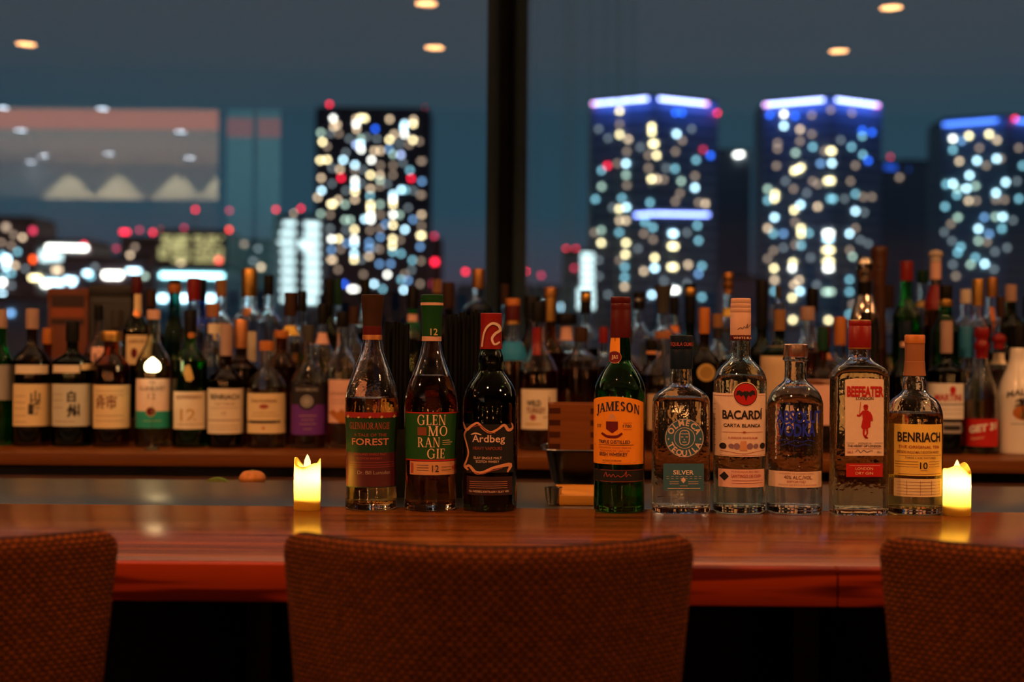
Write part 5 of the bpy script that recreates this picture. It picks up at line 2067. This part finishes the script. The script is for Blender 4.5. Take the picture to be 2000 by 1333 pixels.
# bright drop shaped glow, given a made-up globe and clear glass stem
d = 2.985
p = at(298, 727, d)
t = thing('glowing_drop', 'added bright white glowing drop on a glass stem among the front row bottles', 'lamp', (at(298, 712, d).x, d, L0))
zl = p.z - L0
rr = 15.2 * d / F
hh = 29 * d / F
gm = emis('glowing_drop_globe', (1, .74, .36), 11)
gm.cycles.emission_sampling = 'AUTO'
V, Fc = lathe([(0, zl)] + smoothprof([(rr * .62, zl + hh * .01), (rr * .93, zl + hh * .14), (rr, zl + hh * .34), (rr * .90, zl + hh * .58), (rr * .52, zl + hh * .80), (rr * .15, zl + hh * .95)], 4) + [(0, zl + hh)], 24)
mk('drop_globe', V, Fc, gm, t, smooth=80)
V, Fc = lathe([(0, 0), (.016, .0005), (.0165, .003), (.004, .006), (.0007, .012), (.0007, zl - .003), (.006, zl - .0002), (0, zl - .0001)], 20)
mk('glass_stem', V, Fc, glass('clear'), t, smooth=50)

# ------------------------------------------------------------------ blind chain and sheer curtain beside the mullion
bead = mat('steel_bead', (.32, .36, .38), .35, metal=.6)
V, Fc = [], []
for sx_ in (1031, 1036):
    xx = at(sx_, 300, 3.96).x
    z = 1.14
    while z < CEIL - .01:
        o = len(V)
        for dx, dy, dz in ((1, 0, 0), (0, 1, 0), (-1, 0, 0), (0, -1, 0), (0, 0, 1), (0, 0, -1)):
            V.append((xx + dx * .0021, 3.955 + dy * .0021, z + dz * .0026))
        for i in range(4):
            Fc += [(o + i, o + (i + 1) % 4, o + 4), (o + (i + 1) % 4, o + i, o + 5)]
        z += .0066
o = mk('bead_chain', V, Fc, bead)
o['kind'] = 'stuff'
tag(o, 'thin double bead chain of the window blind hanging beside the mullion', 'chain')


def sheer():
    m = bpy.data.materials.new('sheer_voile')
    m.use_nodes = True
    n = m.node_tree.nodes
    l = m.node_tree.links
    n.clear()
    out = n.new('ShaderNodeOutputMaterial')
    mx = n.new('ShaderNodeMixShader')
    tr_ = n.new('ShaderNodeBsdfTransparent')
    tr_.inputs[0].default_value = (.95, .97, .97, 1)
    mx2 = n.new('ShaderNodeMixShader')
    d1, d2 = n.new('ShaderNodeBsdfDiffuse'), n.new('ShaderNodeBsdfTranslucent')
    d1.inputs[0].default_value = (.20, .52, .72, 1)
    d2.inputs[0].default_value = (.45, .80, .90, 1)
    tc_ = n.new('ShaderNodeTexCoord')
    mp_ = n.new('ShaderNodeMapping')
    mp_.inputs['Scale'].default_value = (55, 1, .2)
    ns_ = n.new('ShaderNodeTexNoise')
    ns_.inputs['Scale'].default_value = 1
    ns_.inputs['Detail'].default_value = 4
    rp_ = n.new('ShaderNodeValToRGB')
    rp_.color_ramp.elements[0].position = .42
    rp_.color_ramp.elements[1].position = .75
    rp_.color_ramp.elements[0].color = (.02, .02, .02, 1)
    rp_.color_ramp.elements[1].color = (.26, .26, .26, 1)
    l.new(tc_.outputs['Object'], mp_.inputs[0])
    l.new(mp_.outputs[0], ns_.inputs['Vector'])
    l.new(ns_.outputs['Fac'], rp_.inputs[0])
    l.new(rp_.outputs[0], mx.inputs[0])
    mx2.inputs[0].default_value = .25
    l.new(d1.outputs[0], mx2.inputs[1])
    l.new(d2.outputs[0], mx2.inputs[2])
    l.new(tr_.outputs[0], mx.inputs[1])
    l.new(mx2.outputs[0], mx.inputs[2])
    l.new(mx.outputs[0], out.inputs[0])
    return m


xa, xb = at(1042, 300, 3.97).x, at(1246, 300, 3.97).x
V, Fc = [], []
n1 = 90
for z in (1.06, 1.6, 2.2, CEIL - .01):
    for i in range(n1 + 1):
        f = i / n1
        V.append((xa + (xb - xa) * f, 3.950 + .012 * math.sin(f * 46 + .4 * math.sin(f * 9)), z))
for j in range(3):
    for i in range(n1):
        a = j * (n1 + 1) + i
        Fc.append((a, a + 1, a + n1 + 2, a + n1 + 1))
o = mk('sheer_curtain', V, Fc, sheer(), smooth=80, fix=False)
tag(o, 'narrow strip of very sheer pale blue curtain hanging beside the window mullion', 'curtain')
# ------------------------------------------------------------------ the city outside
GZ = -58
groundm = mat('dark_city_ground', (.012, .014, .018), .9, noise=.2, nscale=.02)
structure(box('ground_city', -900, 900, 60, 1500, GZ - 1, GZ, groundm))
KK = 7.5
LC = {'W': (1.0, .97, .88), 'Y': (1.0, .80, .42), 'C': (.55, .85, 1.0), 'c': (.16, .38, .46), 'B': (.02, .12, .85), 'b': (.12, .25, .46), 'P': (.62, .44, .28),
      'D': (.20, .14, .10), 'G': (.30, .42, .34), 'R': (1.0, .015, .05), 'r': (.36, .02, .05), 'O': (1.0, .09, .01), 'L': (.45, .55, .90), 'g': (.10, .12, .13)}
LC['S'] = (.62, .82, .84)
LM = {k: emis('city_light_' + nm, LC[k], KK * (1.35 if k in 'WYC' else .42 if k == 'S' else 1)) for k, nm in zip(LC, ('white', 'warm', 'cool', 'teal', 'blue', 'steel', 'tan', 'dim_brown', 'grey_green', 'red', 'dim_red', 'orange', 'lavender', 'dim_grey', 'soft_white'))}
PM = {}


def pane_mesh(k):
    if k not in PM:
        me = bpy.data.meshes.new('lit_window')
        me.from_pydata(boxv(-.5, .5, -.5, .5, -.5, .5), [], BF)
        me.materials.append(LM[k])
        PM[k] = me
    return PM[k]


def beacon_mesh(k):
    kk = 'beacon' + k
    if kk not in PM:
        me = bpy.data.meshes.new('beacon')
        V, Fc = lathe([(0, -.5), (.35, -.35), (.5, 0), (.35, .35), (0, .5)], 8)
        me.from_pydata(V, [], Fc)
        me.materials.append(LM[k])
        PM[kk] = me
    return PM[kk]


def facade(name, dark, lit, floor=3.2, bay=2.4):
    """dark curtain wall with faint floor bands"""
    if name in MATS:
        return MATS[name]
    m = bpy.data.materials.new(name)
    MATS[name] = m
    m.use_nodes = True
    n = m.node_tree.nodes
    l = m.node_tree.links
    b = n['Principled BSDF']
    b.inputs['Roughness'].default_value = .5
    t = n.new('ShaderNodeTexCoord')
    sp = n.new('ShaderNodeSeparateXYZ')
    l.new(t.outputs['Object'], sp.inputs[0])
    mu = n.new('ShaderNodeMath')
    mu.operation = 'MULTIPLY'
    mu.inputs[1].default_value = 2 * PI / floor
    l.new(sp.outputs['Z'], mu.inputs[0])
    si = n.new('ShaderNodeMath')
    si.operation = 'SINE'
    l.new(mu.outputs[0], si.inputs[0])
    gt = n.new('ShaderNodeMath')
    gt.operation = 'GREATER_THAN'
    gt.inputs[1].default_value = .35
    l.new(si.outputs[0], gt.inputs[0])
    mx_ = n.new('ShaderNodeMix')
    mx_.data_type = 'RGBA'
    mx_.inputs[6].default_value = tuple(dark) + (1,)
    mx_.inputs[7].default_value = tuple(lit) + (1,)
    l.new(gt.outputs[0], mx_.inputs[0])
    l.new(mx_.outputs[2], b.inputs['Base Color'])
    return m


FNAVY = facade('hazy_navy_wall', (.20, .27, .34), (.40, .50, .58))  # tones lightened to put night haze into the wall colour
FDARK = facade('dark_curtain_wall', (.03, .035, .06), (.08, .09, .12))
FTEAL = facade('teal_curtain_wall', (.20, .34, .38), (.34, .50, .54))
FPURP = facade('dusky_wall', (.10, .07, .09), (.16, .11, .13))
FWHITE = facade('pale_office_wall', (.30, .34, .36), (.5, .54, .55))
LEDB = emis('blue_led_strip', (.26, .34, 1.0), 9)
LEDW = emis('white_blue_led_strip', (.40, .47, 1.0), 9)
LEDD = emis('deep_blue_led_strip', (.08, .22, 1.0), 4.5)
mastm = mat('mast_metal', (.02, .02, .022), .6)


class Tower:
    """prism whose visible facade runs through plan points [(px, distance), ...]"""

    def __init__(self, name, label, plan, ytop, m, yref=None, depth=16, cat='building', group='city buildings beyond the window', ybot=None):
        self.plan = [(at(px, 480, d).x, d) for px, d in plan]
        px, d = min(plan, key=lambda q: q[1])
        self.zt = at(yref if yref else px, ytop, d).z
        cxx = sum(p[0] for p in self.plan) / len(self.plan)
        cyy = sum(p[1] for p in self.plan) / len(self.plan)
        zb = GZ
        self.o = (cxx, cyy, zb)
        self.root = thing(name, label, cat, self.o, group)
        dm = max(p[1] for p in self.plan)
        pl = [(x - cxx, y - cyy) for x, y in self.plan] + [(self.plan[-1][0] - cxx, dm + depth - cyy), (self.plan[0][0] - cxx, dm + depth - cyy)]
        n = len(pl)
        V = [(x, y, 0) for x, y in pl] + [(x, y, self.zt - zb) for x, y in pl]
        Fc = [(i, (i + 1) % n, n + (i + 1) % n, n + i) for i in range(n)] + [tuple(reversed(range(n))), tuple(range(n, 2 * n))]
        mk('tower_body', V, Fc, m, self.root)
        pp = [(x * .97, y * .97) for x, y in pl]
        V = [(x, y, self.zt - zb) for x, y in pp] + [(x, y, self.zt - zb + 1.0) for x, y in pp]
        mk('parapet', V, Fc, mastm, self.root)

    def hit(self, px, py):
        u, v = ray(px, py)
        best = None
        for (xa, ya), (xb, yb) in zip(self.plan[:-1], self.plan[1:]):
            # u*d on segment
            dx, dy = xb - xa, yb - ya
            den = u * dy - dx
            if abs(den) < 1e-9:
                continue
            s = (xa - u * ya) / den
            q = max(0, min(1, s))
            y = ya + q * dy
            if best is None or abs(s - .5) < best[0]:
                best = (abs(s - .5), u * y if 0 <= s <= 1 else xa + q * dx, y, math.atan2(dy, dx))
        _, x, y, a = best
        return x, y, ZC + v * y, a

    def win(self, px, py, k, w=6, h=6, name='lit_window'):
        x, y, z, a = self.hit(px, py)
        if z > self.zt - .3:
            return self.beacon(px, py, k)
        o = link(name, pane_mesh(k), None, self.root)
        o.location = (x + math.sin(a) * .15 - self.o[0], y - math.cos(a) * .15 - self.o[1], z - self.o[2])
        o.rotation_euler = (0, 0, a)
        s = y / F
        o.scale = (w * s, .5, h * s)
        return o

    def beacon(self, px, py, k, r=6.5):
        x, y, z, a = self.hit(px, py)
        y += .8 if z > self.zt else -1.1
        s = y / F * r
        o = link('beacon', beacon_mesh(k), None, self.root)
        o.location = (x - self.o[0], y - self.o[1], z - self.o[2])
        o.scale = (s, s, s)
        zr = min(self.zt, z) - self.o[2]
        if z > self.zt:
            m_ = box('mast', x - self.o[0] - .12, x - self.o[0] + .12, y - self.o[1] - .12, y - self.o[1] + .12, self.zt - self.o[2], z - self.o[2] - s * .45, mastm, self.root)
        return o

    def strip(self, xa, ya, xb, yb, m, h=5, name='light_strip', out=.25):
        """luminous bar along the facade between two photo pixels"""
        A, B = self.hit(xa, ya), self.hit(xb, yb)
        nseg = 1
        hh = h * A[1] / F / 2
        a = math.atan2(B[1] - A[1], B[0] - A[0])
        nx_, ny_ = math.sin(a) * out, -math.cos(a) * out
        V = []
        for p in (A, B):
            for q in (0, 1):
                for dz in (-hh, hh):
                    V.append((p[0] - self.o[0] + nx_ * q, p[1] - self.o[1] + ny_ * q, p[2] - self.o[2] + dz))
        Fc = [(0, 1, 3, 2), (4, 6, 7, 5), (0, 4, 5, 1), (2, 3, 7, 6), (0, 2, 6, 4), (1, 5, 7, 3)]
        return mk(name, V, Fc, m, self.root)

    def wins(self, spec, ox, oy, sc):
        for e in spec.split():
            k, r = e[0], e[1:].split(',')
            x, y = float(r[0]) / sc + ox, float(r[1]) / sc + oy
            w = float(r[2]) if len(r) > 2 else 6
            h = float(r[3]) if len(r) > 3 else 6
            if k in 'Rr' and len(r) < 3:
                o = self.win(x, y, k, w, h, 'warning_light')
            else:
                self.win(x, y, k, w, h)


# tall residential tower with scattered warm windows
tA = Tower('residential_tower', 'tall dark residential tower with many warm and cool lit windows and red roof lights', [(614, 500), (838, 500)], 214, FDARK)
tA.wins('W447,182 P470,220 P450,230 D480,270 G375,265 Y385,318 D412,345 Y372,425 Y412,422 P378,527 C380,600 P357,640 Y440,678,10 P475,655 G515,680 C505,423 P485,478 R493,527 '
        'C573,452 D573,480 W573,540 C573,575 Y573,605 P572,652 P580,185 Y605,180 Y630,182 W580,215 P582,245 B690,243 G607,300 L580,335 C605,330 W608,362 P685,370 P720,370 W668,423 D720,455 '
        'Y663,510 P718,512 G718,540 D718,575 P663,590 c660,630 G718,680 Y663,680 Y663,708 W663,745 W665,770 C630,765 D720,740 P773,187 P912,190 Y910,215 C860,215 C855,240 W860,275 P800,275 '
        'Y773,305 Y908,307 D885,335 D945,315 b770,360 G793,390 L838,393 D793,455 D793,510 c890,483 R898,530 b960,547 D958,430,9 D955,625,9 C793,623 W793,650 C840,595 c865,597 Y793,680 '
        'W793,740 G830,740 Y793,800 b750,795 D720,820 C862,825 b908,768 P958,740 D958,805 Y955,860,9 b950,925 D955,1008 c905,1003 c840,965 Y790,880 D835,885 Y790,920 c790,955 b720,870 D660,830 '
        'b655,900 b655,935 P655,980 D715,940 Y570,825 W570,880 C570,910 C568,965 Y568,1000 b525,905 Y478,880 W437,880 b437,943 D490,940 P440,1000,10 D475,1058 B385,1050 G545,770 G515,770 '
        'D430,740 G375,735 b715,1025 b780,1025 D622,1085 W760,1087 c840,1115 b880,1120 D860,1085 C683,1140 W552,1170 B510,1140 c733,1170 C855,1175 Y765,1230 G830,1285 D950,1140 '
        'g430,270 g540,300 g640,290 g830,330 g700,300 g520,380 g440,470 g620,480 g850,440 g910,600 g440,560 g520,600 g610,560 g880,700 g690,930 g610,1000 g430,820 g520,830 g900,1060 g760,560', 500, 170, 2.9625)
tA.beacon(643, 203, 'R'), tA.beacon(830, 212, 'R')
tA2 = Tower('side_tower', 'narrow dim tower edge with two pink red lights beside the tall residential tower', [(838, 560), (862, 560)], 470, FPURP)
tA2.wins('R1035,1013,9,9 r1005,1140,9,9', 500, 170, 2.9625)
tA2.beacon(848, 461, 'r', 8)

# bright white office block
tW = Tower('office_block', 'bright white lit office block with horizontal window bands', [(533, 420), (586, 415), (628, 420)], 424, FWHITE)
for k in range(9):
    y = 437 + k * 18.5
    x0 = 548 - min(12, k * 6)
    tW.win((x0 + 584) / 2, y, 'S', 584 - x0 - 8, 7, 'lit_window_band')
    tW.win(609, y + 3, 'S', 32, 9, 'lit_window_band')
tW.win(596, 478, 'S', 26, 14, 'lit_window_band')
tW.beacon(538, 409, 'R'), tW.beacon(587, 407, 'R'), tW.beacon(573, 417, 'P')

# towers with blue roof lights
tB = Tower('blue_topped_tower', 'square corner tower with white blue roof line and blue belt, nearest the mullion', [(1154, 410), (1277, 400), (1400, 411)], 190, FNAVY)
tB.strip(1155, 203, 1265, 193, LEDW), tB.strip(1287, 193, 1382, 203, LEDW)
tB.strip(1240, 421, 1276.5, 418, LEDB), tB.strip(1277.5, 418, 1384, 420, LEDB)
tB.wins('Y690,482 D690,540 Y690,585 P727,605 D722,658 C718,710 D680,710 G718,760 D722,805 c700,860 C720,900 Y688,908 P690,958 P718,958 c688,1010 Y718,1055 Y715,1105 c712,1160 c712,1205 P712,1245 D690,1130 '
        'R637,720 c612,740 G612,810 c585,865 G610,1000 Y610,1055 D580,1010 Y830,550 Y830,575 Y838,625,11 Y848,675 D815,675 D815,730 Y828,778 P850,778 D880,780 c822,880 C935,582 D960,610 D930,658 '
        'c928,733 G955,787 D950,840 C1015,815 c1020,695 D1015,765 P1060,885 D1030,880 D930,875 c800,965 c835,988 D795,1015 D835,1040 C920,1015,12 Y920,1070,14 Y840,1120 C840,1165,8 P795,1178 Y918,1160,14 '
        'P985,1150 c1045,1155 c1025,980 c1030,1045 b1030,1190 W925,1260,16 C830,1280 c1045,1290 r1050,650 B958,490 B930,490 B1082,675 g600,560 g640,600 g660,900 g780,640 g1000,560 g890,730 g770,1080 g980,1010 '
        'g600,1130 g600,1200 g640,1280 g880,1220 g980,1230', 900, 0, 2.2222)
tB.beacon(1159, 204, 'R', 5), tB.beacon(1379, 204, 'R', 5)
tB.beacon(1400, 222, 'R')
tC = Tower('blue_topped_tower', 'square corner tower with white blue roof line, second beyond the mullion', [(1490, 430), (1621, 420), (1720, 431)], 193, FNAVY)
tC.strip(1491, 205, 1609, 195, LEDW), tC.strip(1633, 195, 1716, 206, LEDW)
tC.wins('W213,218 C213,278 B140,222 B270,228 D355,222 D452,195 D557,210 P295,295 D355,320 D180,365 D295,355 G272,415 c360,385 D180,395 D175,482 Y265,507 Y300,490 Y285,500 D360,560 D385,575 D420,405 '
        'Y452,405,11 b400,470 C455,468 Y445,557,14 c555,385 c613,425 c610,330 D575,480 B640,455 D550,560 c575,625 C575,713 Y168,625 G130,600 c130,658 Y165,650 C165,745 P130,800 c158,828 b210,828 Y265,708 '
        'C297,680 P385,690 c455,650,14 W440,825,15 C440,855,12 Y440,912,16 Y440,970,14 W440,1005,13 C545,828 D575,800 D545,912 G560,945 Y300,800 Y300,830 c300,888 D270,885 c340,825 D270,770 D160,915 '
        'D130,955 Y162,1005 Y258,975 W255,1005 P265,1090 P290,1065 Y255,1155 C295,1122 P165,1065 c165,1122 G440,1125,18 c545,1062 c545,1125 Y440,1270 Y258,1268 c545,1240 D560,1190 D262,600 D615,640 '
        'D660,640 B610,300 B660,310 g220,560 g330,620 g500,350 g520,650 g620,720 g210,900 g350,950 g380,1090 g600,860 g640,880', 1450, 140, 2.6145)
tC.beacon(1495, 206, 'R', 5), tC.beacon(1712, 208, 'R', 5)
tD = Tower('blue_topped_tower', 'square corner tower with deep blue roof line, farthest from the mullion', [(1840, 455), (1965, 447), (2090, 456)], 230, FTEAL)
tD.strip(1841, 244, 1948, 235, LEDD), tD.strip(1984, 236, 2085, 245, LEDD)
tD.wins('W1075,343 c1075,400 Y1157,328 Y1260,320 P1300,350 b1120,355 D1210,390 P1108,458 C1198,455 C1298,445 D1320,445 C1160,530 c1040,575 C1075,572 G1100,600 C1145,597 G1190,585 C1345,565 '
        'C1295,620 D1295,655 D1340,655 P1155,660 D1195,660 c1035,690 c1095,630 G1100,745 D1065,778 b1235,745 G1292,742 C1330,742 C1205,803 c1325,803 b1260,830 G1205,865 D1250,870 c1115,895 c1100,925 '
        'c1190,950 G1165,985 C1238,982 g1285,1010 g1075,985 D1090,1045 g1070,865 c1410,650 c1430,480 D1410,390 g1290,920 D1245,480 g1030,820 g1400,560 g1380,760 g1350,900', 1450, 140, 2.6145)
tD.beacon(1980, 233, 'R', 7)

tE = Tower('dark_tower', 'dark navy slab tower with one white lamp between the two blue topped towers', [(1396, 520), (1466, 522)], 296, FNAVY)
tE.beacon(1447, 302, 'W', 7), tE.win(1440, 303, 'W', 10, 5)
tF = Tower('dark_tower', 'wide dark navy tower with faint blue roof line behind the corner towers', [(1712, 560), (1772, 552), (1840, 556)], 316, FNAVY)
tF.strip(1728, 326, 1776, 331, emis('faint_blue_led', (.02, .10, .7), 1.2), h=10)
tF.beacon(1740, 306, 'r'), tF.win(1757, 347, 'D')
tG = Tower('low_block', 'low pinkish block between the two corner towers', [(1428, 360), (1486, 362)], 545, mat('pink_block_wall', (.55, .30, .32), .8))
tH = Tower('lit_block', 'narrow bright white lit block with red roof lights beside the mullion', [(1102, 380), (1132, 378), (1163, 380)], 494, FWHITE)
for k in range(8):
    tH.win(1147 if k < 5 else 1144, 500 + k * 14, 'S', 24 if k < 5 else 34, 10, 'lit_window_band')
tH.beacon(1106, 486, 'R'), tH.beacon(1125, 486, 'R'), tH.win(1122, 524, 'r')
tI = Tower('low_block', 'dim low block with red lights just beyond the mullion', [(890, 640), (1100, 640)], 560, FTEAL)
tI.beacon(909, 531, 'R', 8), tI.beacon(1027, 530, 'R'), tI.beacon(1057, 538, 'r', 8)
tI.win(1100, 600, 'C', 8, 8), tI.win(1062, 598, 'W', 8, 8), tI.win(1125, 613, 'P', 9, 9) if False else None

# low buildings beyond the harbour side
t1 = Tower('low_building', 'dusky red brown building with scattered lights at the far end', [(-60, 330), (68, 333)], 428, FPURP)
t1.wins('W0,330,9,9 D30,320 D40,380,10,10 P148,448 r215,403,9,9 c115,540 C40,590,12,12 c15,560 D75,500 O215,590,6,9 g165,650 W15,740,9,9 C15,820,9,9 P90,835 D150,840 g75,760 c30,700 P100,630 D60,620 D10,480 D90,430 C40,640 c75,680', 0, 330, 3.3333)
t2 = Tower('hall_building', 'low brilliantly lit white hall building with overhanging roof light', [(70, 305), (178, 305)], 476, FWHITE)
t2.strip(92, 483, 170, 485, LM['W'], h=7), t2.win(104, 503, 'S', 34, 12), t2.win(112, 528, 'P', 14, 6), t2.win(58, 543, 'Y', 20, 6), t2.win(103, 552, 'C', 30, 7), t2.beacon(167, 478, 'R')
t2.win(88, 500, 'S', 16, 20), t2.win(90, 555, 'W', 12, 8)
t3 = Tower('low_building', 'low dark building with blue white shop lights along its foot', [(120, 282), (300, 282)], 510, FPURP)
t3.wins('C470,725,14 C470,745,8 C570,680,12 W735,690,36,10 W735,700,30,7 C870,665,24 G945,700 g545,585 c590,700,10 C400,745,8 C440,720,8 r750,517 g620,640', 0, 330, 3.3333)
t3.beacon(240, 453, 'R', 7), t3.beacon(225, 485, 'r', 7), t3.win(255, 499, 'P') if False else None
t4 = Tower('low_building', 'dark building with row of red roof lamps', [(235, 354), (318, 354)], 470, FDARK)
t4.beacon(237, 453, 'R'), t4.beacon(247, 453, 'R', 7), t4.beacon(271, 449, 'r', 7), t4.beacon(297, 454, 'R', 7), t4.beacon(312, 450, 'O', 7)
t4.wins('P848,563 D880,510 r1027,618,8,8 g930,620', 0, 330, 3.3333)
t5 = Tower('apartment_block', 'broad block with a grid of dim yellow green windows', [(308, 331), (380, 329), (446, 331)], 456, FPURP)
yg = emis('city_light_yellow_green', (.42, .38, .16), 2.6)
me_ = bpy.data.meshes.new('lit_window')
me_.from_pydata(boxv(-.5, .5, -.5, .5, -.5, .5), [], BF)
me_.materials.append(yg)
PM['y'] = me_
for r_ in range(7):
    for c_ in range(9):
        xx = 314 + c_ * 6.4 + (7 if c_ > 8 else 0)
        for blk_ in (0, 1):
            if random.random() < .8:
                t5.win(xx + blk_ * 67, 464 + r_ * 7.6, 'y', 4.2, 4.6)
t5.beacon(380, 409, 'R'), t5.beacon(358, 445, 'r', 7), t5.beacon(446, 448, 'O', 7), t5.beacon(461, 449, 'R', 7), t5.beacon(464, 411, 'r', 7)
t5.win(427, 509, 'R', 8, 8, 'warning_light'), t5.win(354, 517, 'P', 8, 8)
t6 = Tower('low_hall', 'low building with long cyan lit canopy below the yellow green block', [(302, 262), (446, 262)], 526, FTEAL)
t6.strip(314, 538, 436, 540, emis('cyan_canopy_light', (.45, .92, 1.0), 8), h=8)
for xx in (318, 360, 411):
    t6.win(xx, 583, 'C', 14, 10)
t7 = Tower('low_building', 'low dark teal building before the pale teal columns', [(446, 372), (530, 372)], 474, FTEAL)
t7.wins('D1590,490 g1680,520 P1700,640 g1650,600', 0, 330, 3.3333)
t8 = Tower('low_building', 'low dark teal harbour shed at the far end behind the bottles', [(-60, 200), (120, 200)], 588, mat('dark_teal_shed_wall', (.10, .22, .23), .8))
t8.win(22, 612, 'b', 8, 8)
t9 = Tower('low_building', 'low dim building between bright office block and the mullion', [(620, 400), (890, 402)], 575, FDARK)
t9.wins('W575,1170 c700,1200', 500, 170, 2.9625)
t10 = Tower('low_building', 'long low dark building below the corner towers', [(1160, 335), (2100, 337)], 640, mat('hazy_pale_wall', (.5, .62, .68), .8))  # haze around the tower feet put into this pale wall colour


def glow(loc, tgt, w, sx_, sy_, col=(.06, .16, 1)):
    return area('roof_flood_light', loc, tgt, sx_, sy_, w, col)


for T_, e in ((tB, 1300), (tC, 1700), (tD, 600)):
    (xa, ya), (xm, ym), (xb, yb) = T_.plan
    for (x0, y0, x1, y1) in ((xa, ya, xm, ym), (xm, ym, xb, yb)):
        L_ = math.hypot(x1 - x0, y1 - y0)
        nx_, ny_ = (y1 - y0) / L_, -(x1 - x0) / L_
        mx_, my_ = (x0 + x1) / 2, (y0 + y1) / 2
        glow((mx_ + nx_ * 1.6, my_ + ny_ * 1.6, T_.zt + .5), (mx_ - nx_ * .4, my_ - ny_ * .4, T_.zt - 16), e, L_ * .9, .6)
